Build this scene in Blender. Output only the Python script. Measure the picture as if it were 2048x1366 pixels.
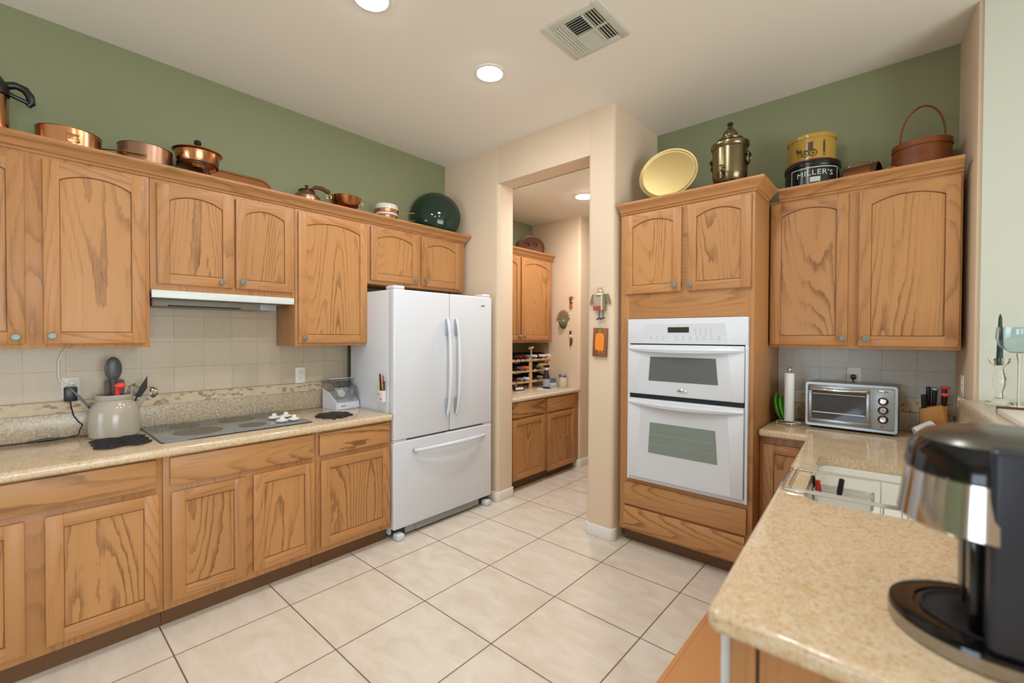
import bpy, bmesh, math, random
from mathutils import Vector, Matrix
R = math.radians
random.seed(7)
for o in list(bpy.data.objects):
    bpy.data.objects.remove(o)
SC = bpy.context.scene
COL = SC.collection

# ------------------------------------------------------------------ camera
cam = bpy.data.cameras.new('camera'); camo = bpy.data.objects.new('camera', cam); COL.objects.link(camo)
cam.sensor_width = 36.0; cam.lens = 888.29 / 2048 * 36.0
cam.clip_start = 0.02
yaw, pitch, roll = R(-41.56), R(-0.7228), R(0.1867)
fw = Vector((math.sin(yaw) * math.cos(pitch), math.cos(yaw) * math.cos(pitch), math.sin(pitch)))
r0 = fw.cross(Vector((0, 0, 1))).normalized(); u0 = r0.cross(fw)
rt = math.cos(roll) * r0 + math.sin(roll) * u0
up = -math.sin(roll) * r0 + math.cos(roll) * u0
m = Matrix((rt, up, -fw)).transposed().to_4x4()
m.translation = Vector((3.3785, 0.0278, 1.4565))
camo.matrix_world = m
cam.dof.use_dof = True; cam.dof.focus_distance = 3.3; cam.dof.aperture_fstop = 1.6
SC.camera = camo

# ------------------------------------------------------------------ view, world, daylight
SC.view_settings.view_transform = 'Standard'
SC.view_settings.look = 'None'
SC.view_settings.exposure = -0.14
SC.view_settings.gamma = 1.0
SC.view_settings.use_curve_mapping = False
W = bpy.data.worlds.new('sky'); SC.world = W; W.use_nodes = True
bg = W.node_tree.nodes['Background']
bg.inputs[0].default_value = (0.55, 0.75, 1.0, 1); bg.inputs[1].default_value = 2.2
CAN_STRENGTH = 185.0
CAN_COLOR = (0.965, 0.985, 1.0)
def daylight(name, loc, rot, sx, sy, power, color):
    l = bpy.data.lights.new(name, 'AREA'); l.shape = 'RECTANGLE'; l.size = sx; l.size_y = sy
    l.energy = power; l.color = color
    o = bpy.data.objects.new(name, l); COL.objects.link(o); o.location = loc; o.rotation_euler = rot
    return o
# skylight arriving through the wide window of the room on the right and the window behind the camera
daylight('window_daylight', (7.03, .2, 1.38), (R(90), 0, R(90)), 3.0, 2.15, 75, (0.86, 0.98, 1.0))
# added fill lamp, tilted up at the same window to brighten the ceiling
daylight('ceiling_fill', (7.02, .2, 1.25), (R(128), 0, R(90)), 3.0, 1.6, 85, (1.0, 0.985, 0.95))
daylight('window_daylight', (1.7, -3.55, 1.45), (R(90), 0, 0), 1.7, 1.4, 42, (0.72, 0.87, 1.0))

# ------------------------------------------------------------------ materials
def srgb(h):
    h = h.lstrip('#'); c = [int(h[i:i + 2], 16) / 255 for i in (0, 2, 4)]
    return tuple(x / 12.92 if x <= .04045 else ((x + .055) / 1.055) ** 2.4 for x in c) + (1,)
class NT:
    def __init__(s, name):
        s.m = bpy.data.materials.new(name); s.m.use_nodes = True
        s.t = s.m.node_tree; s.b = s.t.nodes['Principled BSDF']
    def n(s, typ, **kw):
        x = s.t.nodes.new('ShaderNode' + typ)
        for k, v in kw.items():
            if k.startswith('i_'):
                x.inputs[int(k[2:])].default_value = v
            else: setattr(x, k, v)
        return x
    def l(s, a, b): s.t.links.new(a, b)
    def math(s, op, a, b=None, clamp=False):
        x = s.n('Math', operation=op, use_clamp=clamp)
        for i, v in enumerate((a, b)):
            if v is None: continue
            if hasattr(v, 'is_linked'): s.l(v, x.inputs[i])
            else: x.inputs[i].default_value = v
        return x.outputs[0]
    def mix(s, f, a, b, mode='MIX'):
        x = s.n('MixRGB', blend_type=mode)
        for i, v in enumerate((f, a, b)):
            if hasattr(v, 'is_linked'): s.l(v, x.inputs[i])
            else: x.inputs[i].default_value = v
        return x.outputs[0]
    def ramp(s, f, stops):
        x = s.n('ValToRGB'); e = x.color_ramp.elements
        while len(e) < len(stops): e.new(0.5)
        for q, (p, c) in zip(e, stops): q.position = p; q.color = c if len(c) == 4 else (*c, 1)
        s.l(f, x.inputs[0]); return x.outputs[0]
    def noise(s, v, scale, detail=2, dist=0.0, rough=.5):
        x = s.n('TexNoise'); x.inputs['Scale'].default_value = scale; x.inputs['Detail'].default_value = detail
        x.inputs['Distortion'].default_value = dist; x.inputs['Roughness'].default_value = rough
        if v is not None: s.l(v, x.inputs['Vector'])
        return x.outputs[0]
    def vmap(s, v, scale, loc=(0, 0, 0)):
        x = s.n('Mapping'); s.l(v, x.inputs[0]); x.inputs['Scale'].default_value = scale; x.inputs['Location'].default_value = loc
        return x.outputs[0]
    def coord(s, which='Object'): return s.n('TexCoord').outputs[which]
    def bump(s, h, strength, dist=.002):
        x = s.n('Bump'); x.inputs['Strength'].default_value = strength; x.inputs['Distance'].default_value = dist
        s.l(h, x.inputs['Height']); s.l(x.outputs[0], s.b.inputs['Normal'])
    def set(s, **kw):
        for k, v in kw.items():
            i = s.b.inputs[k.replace('_', ' ')]
            if hasattr(v, 'is_linked'): s.l(v, i)
            else: i.default_value = v
        return s.m
def P(name, col, rough=.5, metal=0.0, **kw):
    t = NT(name)
    return t.set(Base_Color=srgb(col) if isinstance(col, str) else col, Roughness=rough, Metallic=metal, **kw)

def wood(name, axis, offs=0.0, light='#BB8553', dark='#6A411E', rough=.42, rings=24.0, contrast=1.0, wig=1.0):
    t = NT(name)
    oi = t.n('ObjectInfo')
    sh = t.n('VectorMath', operation='SCALE'); sh.inputs[0].default_value = (9.1, 7.3, 11.7); t.l(oi.outputs['Random'], sh.inputs['Scale'])
    ad = t.n('VectorMath', operation='ADD'); t.l(t.coord('Object'), ad.inputs[0]); t.l(sh.outputs[0], ad.inputs[1])
    base = ad.outputs[0]
    def st(k, lo): return (k, k, k * lo) if axis == 'z' else ((k * lo, k, k) if axis == 'x' else (k, k * lo, k))
    n1 = t.noise(t.vmap(base, st(1, .13), (offs, offs * .7, offs * 1.3)), 3.6, 1.0, 0.15 * wig, .35)
    jag = t.noise(t.vmap(base, st(1, .25)), 42, 2, 0, .55)
    fine = t.noise(t.vmap(base, st(1, .022)), 230, 2, 0, .6)
    n1 = t.math('ADD', n1, t.math('MULTIPLY', t.math('SUBTRACT', jag, .5), .022 * wig))
    ring = t.math('FRACT', t.math('MULTIPLY', n1, rings))
    grain = t.ramp(ring, [(0, (.0, .0, .0)), (.58, (.06, .06, .06)), (.80, (.70, .70, .70)), (.93, (1, 1, 1)), (1, (0, 0, 0))])
    pore = t.ramp(fine, [(.52, (0, 0, 0)), (.66, (1, 1, 1))])
    patchy = t.ramp(t.noise(t.vmap(base, st(1, .10), (3, 1, 2)), 7, 1), [(.38, (.12, .12, .12)), (.62, (1, 1, 1))])
    gm = t.math('MULTIPLY', grain, t.math('MULTIPLY', patchy, t.math('ADD', .45, t.math('MULTIPLY', fine, .7))))
    c1 = t.mix(t.math('MULTIPLY', gm, 1.05 * contrast, True), srgb(light), srgb(dark))
    c2 = t.mix(t.math('MULTIPLY', pore, t.math('ADD', t.math('MULTIPLY', grain, .40 * contrast), .10)), c1, srgb('#7A5128'))
    broad = t.noise(t.vmap(base, st(1, .2), (5, 5, 5)), 2.2, 1)
    val = t.math('MULTIPLY', t.math('ADD', .92, t.math('MULTIPLY', oi.outputs['Random'], .12)), t.math('ADD', .88, t.math('MULTIPLY', broad, .24)))
    vc = t.n('CombineXYZ'); [t.l(val, vc.inputs[i]) for i in range(3)]
    t.set(Base_Color=t.mix(1.0, c2, vc.outputs[0], 'MULTIPLY'), Roughness=rough)
    t.b.inputs['Coat Weight'].default_value = .08; t.b.inputs['Coat Roughness'].default_value = .3
    t.b.inputs['Specular IOR Level'].default_value = .35
    t.bump(t.math('MULTIPLY', pore, -1), .10, .0006)
    return t.m
WV = wood('oak_vertical', 'z', 0.0, contrast=.45, rings=26)
WH = wood('oak_horizontal', 'x', 5.0, contrast=.5, rings=26)
WP = wood('oak_panel', 'z', 11.0, light='#BD8854', rings=30.0, contrast=.85)
WD = wood('oak_drawer_front', 'x', 17.0, light='#BE8A57', rings=22.0, contrast=.95)
WY = wood('oak_side', 'z', 23.0, contrast=.4)
BB = P('toe_board_shaded', '#6B4A2B', .6)  # same oak as the cabinets, with toe-space shade put into a darker brown

def granite(name, a, b, c, scale=1.0, rough=.12, warm='#D3B07E', wamt=.30):
    t = NT(name); co = t.coord('Object')
    n1 = t.noise(t.vmap(co, (1, 1, 1)), 85 * scale, 3, .5, .6)
    n2 = t.noise(t.vmap(co, (1, 1, 1), (4, 2, 1)), 190 * scale, 2, .3, .6)
    n3 = t.noise(t.vmap(co, (1, 1, 1), (1, 7, 3)), 16 * scale, 4, .4, .65)
    cl = t.ramp(n1, [(.32, srgb(c)), (.43, srgb(b)), (.55, srgb(a)), (.78, srgb('#E9DCC8'))])
    sp = t.ramp(n2, [(.62, (0, 0, 0)), (.72, (1, 1, 1))])
    cl = t.mix(t.math('MULTIPLY', sp, .30), cl, srgb(c))
    cl = t.mix(t.math('MULTIPLY', t.ramp(n3, [(.48, (0, 0, 0)), (.66, (1, 1, 1))]), wamt), cl, srgb(warm))
    return t.set(Base_Color=cl, Roughness=rough)
GR = granite('speckled_granite', '#DAC5A9', '#D0B896', '#B99B74', 1.5, .12, '#CBA672', .42)
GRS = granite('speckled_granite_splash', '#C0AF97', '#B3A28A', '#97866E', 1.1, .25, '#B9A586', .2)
GRP = granite('pale_granite', '#DCCDB8', '#CFBDA5', '#AF9A80', 1.2, .25)

def tilemat(name, ax, pitch, off, zoff, base, grout, rough=.35):
    t = NT(name); s = t.n('SeparateXYZ'); t.l(t.coord('Object'), s.inputs[0])
    u = t.math('DIVIDE', t.math('SUBTRACT', s.outputs[ax], off), pitch)
    w = t.math('DIVIDE', t.math('SUBTRACT', s.outputs[2], zoff), pitch)
    g = .014
    def edge(q):
        f = t.math('FRACT', q); return t.math('MINIMUM', f, t.math('SUBTRACT', 1, f))
    d = t.math('MINIMUM', edge(u), edge(w))
    mask = t.math('LESS_THAN', d, g)
    cx = t.n('CombineXYZ'); t.l(t.math('FLOOR', u), cx.inputs[0]); t.l(t.math('FLOOR', w), cx.inputs[1])
    wn = t.n('TexWhiteNoise'); wn.noise_dimensions = '2D'; t.l(cx.outputs[0], wn.inputs[0])
    n = t.noise(t.coord('Object'), 22, 4, .5, .6)
    val = t.math('ADD', .86, t.math('ADD', t.math('MULTIPLY', wn.outputs[0], .10), t.math('MULTIPLY', n, .16)))
    vc = t.n('CombineXYZ'); [t.l(val, vc.inputs[i]) for i in range(3)]
    c = t.mix(1.0, srgb(base), vc.outputs[0], 'MULTIPLY')
    c = t.mix(mask, c, srgb(grout))
    t.bump(t.math('MULTIPLY', mask, -1), .4, .002)
    return t.set(Base_Color=c, Roughness=rough)
TILE_L = tilemat('splash_tile_left', 1, .157, .693, 1.1, '#C2B39C', '#B3A48D')
TILE_R = tilemat('splash_tile_right_daylit', 0, .157, 2.80, 1.1, '#C3C2BC', '#B0AEA6')  # same tile as the left; cool window light put into the greyer colour
def pebble():
    t = NT('pebble_border'); co = t.coord('Object')
    v = t.n('TexVoronoi'); v.inputs['Scale'].default_value = 62; t.l(t.vmap(co, (1, .6, 1)), v.inputs['Vector'])
    e = t.n('TexVoronoi', feature='DISTANCE_TO_EDGE'); e.inputs['Scale'].default_value = 62; t.l(t.vmap(co, (1, .6, 1)), e.inputs['Vector'])
    s = t.n('SeparateColor'); t.l(v.outputs['Color'], s.inputs[0])
    c = t.ramp(s.outputs[0], [(0, srgb('#D2C0A2')), (.66, srgb('#C9B89C')), (.80, srgb('#B59A7A')), (1, srgb('#957656'))])
    c = t.mix(t.ramp(e.outputs[0], [(.0, (1, 1, 1)), (.09, (0, 0, 0))]), c, srgb('#C9BCA4'))
    return t.set(Base_Color=c, Roughness=.5)
PEB = pebble()

def floormat():
    t = NT('floor_tile'); s = t.n('SeparateXYZ'); t.l(t.coord('Object'), s.inputs[0])
    u = t.math('DIVIDE', t.math('SUBTRACT', s.outputs[0], .91), .508)
    w = t.math('DIVIDE', s.outputs[1], .508)
    def edge(q):
        f = t.math('FRACT', q); return t.math('MINIMUM', f, t.math('SUBTRACT', 1, f))
    d = t.math('MINIMUM', edge(u), edge(w))
    mask = t.ramp(d, [(.0050, (1, 1, 1)), (.0068, (0, 0, 0))])
    cx = t.n('CombineXYZ'); t.l(t.math('FLOOR', u), cx.inputs[0]); t.l(t.math('FLOOR', w), cx.inputs[1])
    wn = t.n('TexWhiteNoise'); wn.noise_dimensions = '2D'; t.l(cx.outputs[0], wn.inputs[0])
    ofs = t.n('VectorMath', operation='SCALE'); t.l(wn.outputs['Color'], ofs.inputs[0]); ofs.inputs['Scale'].default_value = 8
    ad = t.n('VectorMath', operation='ADD'); t.l(t.coord('Object'), ad.inputs[0]); t.l(ofs.outputs[0], ad.inputs[1])
    n = t.noise(t.vmap(ad.outputs[0], (1, 2.2, 1)), 4.5, 4, .7, .6)
    c = t.ramp(n, [(.28, srgb('#D6C8B6')), (.5, srgb('#DFD3C4')), (.75, srgb('#E7DED1'))])
    c = t.mix(mask, c, srgb('#6E5A48'))
    t.bump(t.math('MULTIPLY', mask, -1), .5, .002)
    rg = t.math('ADD', .20, t.math('MULTIPLY', mask, .6))
    return t.set(Base_Color=c, Roughness=rg)
FLOOR = floormat()
def paint(name, c, bumpy=.06):
    t = NT(name); n = t.noise(t.coord('Object'), 160, 2)
    t.bump(n, bumpy, .001)
    return t.set(Base_Color=srgb(c), Roughness=.75)
GREEN = paint('sage_paint', '#868A68')
BEIGE = paint('beige_paint', '#DCC6AC')
CEIL = paint('ceiling_paint', '#EFE9DE', .1)
PALE = paint('pale_sage_paint', '#C8CABC')
WHITE = P('white_trim', '#E9E5DE', .45)
APP = P('white_enamel', '#DADEE5', .28)
APPG = P('white_glass', '#D3D7DE', .06)
APPD = P('appliance_gap', '#2A2D2C', .5)
GREYP = P('grey_plastic', '#9FA3A8', .35)
CHROME = P('chrome', (.80, .80, .81, 1), .08, 1.0)
CHROMED = P('dark_chrome', (.56, .53, .51, 1), .10, 1.0)
STEEL = P('brushed_steel', (.36, .355, .35, 1), .30, 1.0)
COPPER = P('polished_copper', (.62, .29, .135, 1), .22, 1.0)
COPD = P('dull_copper', (.36, .21, .14, 1), .34, 1.0)
COPT = P('copper_tray_metal', (.29, .12, .05, 1), .45, 1.0)
BRASS = P('brass', (.80, .62, .25, 1), .18, 1.0)
BRASST = P('brass_tray_metal', (.66, .51, .23, 1), .45, 1.0)
BRONZE = P('aged_brass', (.18, .145, .08, 1), .26, 1.0)
BLACK = P('black_plastic', '#15161A', .3)
BLACKM = P('black_matte', '#222226', .6)
BLACKG = P('black_gloss', '#0C0D10', .08)
NAVY = P('dark_slate_plastic', '#2B2F3B', .35)
GLASSB = P('cooktop_glass', '#80878A', .14)
BURN = P('burner_pattern', '#3F3B31', .16)
OVENG = P('oven_window', '#646668', .12)
OVENL = P('oven_window_lower_reflection', '#7E8B84', .10)  # lighter than the upper window: its reflection is painted into the colour
KNOBM = P('pewter_knob', '#888B83', .4, .3)
WOK = P('green_enamel', '#1A3326', .08)
CERAM = P('white_ceramic', '#D9D3C6', .25)
CROCK = P('stoneware_glaze', '#B5AB9C', .16)
SINKW = P('white_sink', '#EFEDE6', .2)
HOODG = P('hood_grey', '#8E8678', .45)
HOODW = P('hood_white', '#D5DCD8', .3)
DKWOOD = P('dark_wood', '#4A2410', .4)
PINE = P('pine', '#DDB68C', .55)
GREENP = P('green_plastic', '#6CC23A', .4)
PAPER = P('paper_white', '#E8ECEC', .8)
RED = P('red_plastic', '#C9302B', .35)
CORAL = P('coral_red_plastic', '#E8483F', .4)
YEL = P('yellow_plastic', '#D9C840', .4)
ORANGE = P('orange_paint', '#F08A24', .6)
LEAFG = P('leaf_green_paint', '#6F8F2A', .6)
BARN = wood('barn_wood', 'z', 31, light='#8C5C38', dark='#5A3820', rough=.7, rings=9)
BUTCHER = wood('block_wood', 'z', 37, light='#C89048', dark='#8A5A24', rough=.5, rings=9)
BASKET = wood('basket_wood', 'x', 41, light='#7E4218', dark='#582A0E', rough=.45, rings=12)
TINY = P('yellow_tin', '#AC8838', .2)
TINK = P('black_tin', '#191514', .22)
TINR = P('tin_red_trim', '#6E2318', .3)
TINW = P('tin_white_print', '#C3CFC6', .4)
TINP = P('tin_dark_print', '#43321A', .4)
WAXG = P('green_wax', '#1E4236', .4)
FIGG = P('mask_green', '#566846', .5)
FIGB = P('mask_brown', '#8C6E5E', .6)
FIGR = P('figure_rust', '#8E3B28', .5)
FIGW = P('figure_cream', '#DCCFB8', .6)
TINGRY = P('figure_grey', '#8B8468', .5, .3)
RUST = P('red_label', '#A8443A', .6)
SEAT = P('mat_orange', '#D69A62', .7)
def glass(name, col=(1, 1, 1, 1), rough=.02):
    t = NT(name)
    t.set(Base_Color=col, Roughness=rough, Transmission_Weight=1.0, IOR=1.45); return t.m
GLASS = glass('clear_glass')
GLASSBL = glass('blue_glass', (.80, .91, .95, 1))
def thinglass(name, tint=(.9, .95, .95, 1), refl=.12):
    t = NT(name); nt = t.t
    tr = t.n('BsdfTransparent'); tr.inputs[0].default_value = tint
    gl = t.n('BsdfGlossy'); gl.inputs['Roughness'].default_value = .03
    mx = t.n('MixShader'); mx.inputs[0].default_value = refl
    t.l(tr.outputs[0], mx.inputs[1]); t.l(gl.outputs[0], mx.inputs[2])
    t.l(mx.outputs[0], nt.nodes['Material Output'].inputs[0]); return t.m
PANE = thinglass('window_pane')
CLAM = thinglass('clear_plastic', (.93, .94, .95, 1), .18)
def emit(name, col, s):
    t = NT(name); t.b.inputs['Emission Color'].default_value = (*col, 1); t.b.inputs['Emission Strength'].default_value = s
    t.b.inputs['Base Color'].default_value = (.9, .9, .9, 1); return t.m
LAMP = emit('lamp_lens', CAN_COLOR, CAN_STRENGTH)
LAMPH = emit('hall_lamp_lens', (1.0, .95, .90), 350.0)

# ------------------------------------------------------------------ mesh helpers
class MB:
    def __init__(s): s.bm = bmesh.new(); s.mats = []
    def mi(s, mat):
        if mat not in s.mats: s.mats.append(mat)
        return s.mats.index(mat)
    def merge(s, b, mat, mtx=None):
        i = s.mi(mat)
        bmesh.ops.recalc_face_normals(b, faces=b.faces)
        for f in b.faces: f.material_index = i; f.smooth = True
        if mtx is not None: bmesh.ops.transform(b, matrix=mtx, verts=b.verts)
        me = bpy.data.meshes.new('tmp'); b.to_mesh(me); b.free()
        s.bm.from_mesh(me); bpy.data.meshes.remove(me); return s
    def box(s, x0, x1, y0, y1, z0, z1, mat, bev=0.0, seg=2, mtx=None):
        b = bmesh.new(); bmesh.ops.create_cube(b, size=1)
        for v in b.verts:
            v.co = Vector(((x0 + x1) / 2 + v.co.x * (x1 - x0), (y0 + y1) / 2 + v.co.y * (y1 - y0), (z0 + z1) / 2 + v.co.z * (z1 - z0)))
        if bev > 0:
            bmesh.ops.bevel(b, geom=list(b.edges), offset=bev, segments=seg, profile=.5, affect='EDGES')
        return s.merge(b, mat, mtx)
    def prism(s, pts, d0, d1, mat, plane='xz', bev=0.0, seg=2, mtx=None, hole=None, bevel_outer_only=False):
        b = bmesh.new()
        def co(p, d):
            if plane == 'xz': return Vector((p[0], d, p[1]))
            if plane == 'xy': return Vector((p[0], p[1], d))
            return Vector((d, p[0], p[1]))
        vs = [b.verts.new(co(p, d0)) for p in pts]
        outer = [b.edges.new((vs[i], vs[(i + 1) % len(vs)])) for i in range(len(vs))] if hole else None
        if hole:
            hv = [b.verts.new(co(p, d0)) for p in hole]
            he = [b.edges.new((hv[i], hv[(i + 1) % len(hv)])) for i in range(len(hv))]
            bmesh.ops.triangle_fill(b, use_beauty=True, edges=outer + he)
        else: b.faces.new(vs)
        r = bmesh.ops.extrude_face_region(b, geom=list(b.faces))
        dv = co((0, 0), d1) - co((0, 0), d0)
        bmesh.ops.translate(b, vec=dv, verts=[g for g in r['geom'] if isinstance(g, bmesh.types.BMVert)])
        bmesh.ops.recalc_face_normals(b, faces=b.faces)
        if bev > 0:
            es = [e for e in b.edges if len(e.link_faces) == 2 and e.calc_face_angle(0) > R(40)]
            if bevel_outer_only:
                hs = set((round(p[0], 5), round(p[1], 5)) for p in (hole or []))
                def inh(v):
                    q = (v.co.x, v.co.y) if plane == 'xy' else (v.co.x, v.co.z)
                    return (round(q[0], 5), round(q[1], 5)) in hs
                es = [e for e in es if not (inh(e.verts[0]) or inh(e.verts[1]))]
            bmesh.ops.bevel(b, geom=es, offset=bev, segments=seg, profile=.5, affect='EDGES')
        return s.merge(b, mat, mtx)
    def lathe(s, prof, mat, seg=40, mtx=None, c=(0, 0, 0), sy=1.0):
        b = bmesh.new(); rings = []
        for r, z in prof:
            if r < 1e-6: rings.append([b.verts.new((c[0], c[1], c[2] + z))])
            else: rings.append([b.verts.new((c[0] + r * math.cos(2 * math.pi * i / seg), c[1] + sy * r * math.sin(2 * math.pi * i / seg), c[2] + z)) for i in range(seg)])
        for a, d in zip(rings, rings[1:]):
            for i in range(seg):
                j = (i + 1) % seg
                if len(a) == 1 and len(d) == 1: continue
                if len(a) == 1: b.faces.new((a[0], d[i], d[j]))
                elif len(d) == 1: b.faces.new((a[i], a[j], d[0]))
                else: b.faces.new((a[i], a[j], d[j], d[i]))
        return s.merge(b, mat, mtx)
    def cyl(s, p0, p1, r0, mat, r1=None, seg=20, mtx=None):
        r1 = r0 if r1 is None else r1
        return s.tube([p0, p1], [r0, r1], mat, seg, mtx=mtx)
    def tube(s, pts, r, mat, seg=10, closed=False, mtx=None, flat=1.0):
        pts = [Vector(p) for p in pts]; n = len(pts)
        rr = r if isinstance(r, (list, tuple)) else [r] * n
        b = bmesh.new(); rings = []; prev = None
        for i, p in enumerate(pts):
            if closed: t = pts[(i + 1) % n] - pts[i - 1]
            else: t = pts[min(i + 1, n - 1)] - pts[max(i - 1, 0)]
            t.normalize()
            if prev is None:
                a = Vector((0, 0, 1)) if abs(t.z) < .9 else Vector((1, 0, 0))
                u = t.cross(a).normalized()
            else:
                u = prev - t * prev.dot(t)
                u.normalize()
            prev = u; w = t.cross(u)
            rings.append([b.verts.new(p + (u * math.cos(2 * math.pi * k / seg) + w * flat * math.sin(2 * math.pi * k / seg)) * rr[i]) for k in range(seg)])
        pairs = list(zip(rings, rings[1:])) + ([(rings[-1], rings[0])] if closed else [])
        for a, d in pairs:
            for k in range(seg):
                b.faces.new((a[k], a[(k + 1) % seg], d[(k + 1) % seg], d[k]))
        if not closed:
            b.faces.new(rings[0][::-1]); b.faces.new(rings[-1])
        return s.merge(b, mat, mtx)
    def loft(s, rings, mat, mtx=None, cap0=False, cap1=True):
        b = bmesh.new(); rs = [[b.verts.new(p) for p in r] for r in rings]; n = len(rs[0])
        for a, d in zip(rs, rs[1:]):
            for k in range(n): b.faces.new((a[k], a[(k + 1) % n], d[(k + 1) % n], d[k]))
        if cap0: b.faces.new(rs[0])
        if cap1: b.faces.new(rs[-1])
        return s.merge(b, mat, mtx)
    def ball(s, c, r, mat, seg=20, mtx=None):
        if not isinstance(r, (tuple, list)): r = (r, r, r)
        b = bmesh.new(); bmesh.ops.create_uvsphere(b, u_segments=seg, v_segments=max(8, seg // 2), radius=1)
        for v in b.verts: v.co = Vector((c[0] + v.co.x * r[0], c[1] + v.co.y * r[1], c[2] + v.co.z * r[2]))
        return s.merge(b, mat, mtx)
    def build(s, name, parent=None, mtx=None, loc=None, rotz=0.0, sharp=32):
        me = bpy.data.meshes.new(name); s.bm.to_mesh(me); s.bm.free()
        for q in s.mats: me.materials.append(q)
        if sharp: me.set_sharp_from_angle(angle=R(sharp))
        o = bpy.data.objects.new(name, me); COL.objects.link(o)
        if parent is not None: o.parent = parent
        if loc is not None: o.location = loc
        if rotz: o.rotation_euler = (0, 0, rotz)
        return o
def tag(o, label, cat, group=None, kind=None):
    o['label'] = label; o['category'] = cat
    if group: o['group'] = group
    if kind: o['kind'] = kind
    return o
def thing(name, label, cat, loc=(0, 0, 0), rotz=0.0, group=None):
    o = bpy.data.objects.new(name, None); COL.objects.link(o); o.empty_display_size = .05
    o.location = loc; o.rotation_euler = (0, 0, rotz)
    return tag(o, label, cat, group)
def struct(mb, name, parent=None):
    o = mb.build(name, parent)
    if parent is None: o['kind'] = 'structure'
    return o
def arc(cx, cy, r, a0, a1, n):
    return [(cx + r * math.cos(R(a0 + (a1 - a0) * i / n)), cy + r * math.sin(R(a0 + (a1 - a0) * i / n))) for i in range(n + 1)]
def rrect(x0, x1, y0, y1, r, n=6):
    return arc(x1 - r, y1 - r, r, 0, 90, n) + arc(x0 + r, y1 - r, r, 90, 180, n) + arc(x0 + r, y0 + r, r, 180, 270, n) + arc(x1 - r, y0 + r, r, 270, 360, n)
RZ = lambda a: Matrix.Rotation(R(a), 4, 'Z')
RX = lambda a: Matrix.Rotation(R(a), 4, 'X')
RY = lambda a: Matrix.Rotation(R(a), 4, 'Y')
TR = lambda x, y, z: Matrix.Translation((x, y, z))
def copy_tree(o, parent=None):
    c = o.copy(); COL.objects.link(c)
    if parent is not None: c.parent = parent
    for ch in list(o.children): copy_tree(ch, c)
    return c
H = 3.10          # ceiling
HH = 2.78         # pantry passage ceiling

# ================================================================== the setting
b = MB(); b.box(-.2, 7.2, -3.7, 7.2, -.12, 0, FLOOR); struct(b, 'floor')
b = MB(); b.box(-.2, 7.2, -3.7, 3.75, H, H + .12, CEIL); struct(b, 'ceiling')
b = MB(); b.box(-.1, 1.7, 3.04, 7.2, HH, HH + .1, CEIL); struct(b, 'ceiling_hall')
b = MB(); b.box(-.15, 0, -3.7, 7.2, 0, H, GREEN); struct(b, 'wall_left')
b = MB(); b.box(7.0, 7.15, -3.7, -1.3, 0, H, BEIGE); b.box(7.0, 7.15, 1.7, 3.75, 0, H, BEIGE); b.box(7.0, 7.15, -1.3, 1.7, 0, .3, BEIGE); b.box(7.0, 7.15, -1.3, 1.7, 2.45, H, BEIGE); struct(b, 'wall_right')
# far beige wall with the doorway, bullnosed corners
b = MB()
b.prism([(-.05, 3.05), (-.05, 2.846)] + arc(.69, 2.876, .03, -90, 0, 5) + arc(.69, 3.02, .03, 0, 90, 5), 0, H, BEIGE, 'xy')
b.box(.69, 1.65, 2.848, 3.048, HH, H, BEIGE)
b.prism([(1.835, 3.56), (1.62, 3.56)] + arc(1.65, 2.876, .03, 180, 270, 5) + arc(1.805, 2.876, .03, 270, 360, 5), 0, H, BEIGE, 'xy')
struct(b, 'wall_far')
b = MB(); b.box(1.62, 7.1, 3.56, 3.70, 0, H, GREEN); struct(b, 'wall_oven')
# pantry passage walls
b = MB(); b.prism([(-.1, 7.1), (-.1, 4.20)] + arc(.65, 4.23, .03, -90, 0, 5) + [(.68, 7.1)], 0, HH + .05, BEIGE, 'xy'); struct(b, 'wall_pantry_end')
b = MB(); b.box(1.62, 1.80, 3.70, 7.1, 0, HH + .05, BEIGE); b.box(.6, 1.8, 6.6, 6.75, 0, HH + .05, BEIGE); struct(b, 'wall_passage')
# short wall beside the sink and the half wall that carries the ledge
b = MB()
b.prism([(3.590, 3.562), (3.606, 3.39), (3.612, 3.30), (3.6255, 3.192), (3.632, 3.18), (3.645, 3.176), (4.05, 3.170), (4.05, 3.562)], 0, H, BEIGE, 'xy')
struct(b, 'wall_sink')
b = MB(); b.box(3.648, 4.05, 3.1675, 3.1755, 1.0, H, PALE); struct(b, 'wall_jamb')
SA = R(3.0)
def skew(y): return 3.606 + (3.45 - y) * math.tan(SA)    # kitchen face of the half wall
b = MB(); b.prism([(skew(3.172), 3.172), (skew(.9), .9), (skew(.9) + .2, .9), (skew(3.172) + .2, 3.172)], 0, 1.105, BEIGE, 'xy'); struct(b, 'wall_half')
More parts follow.
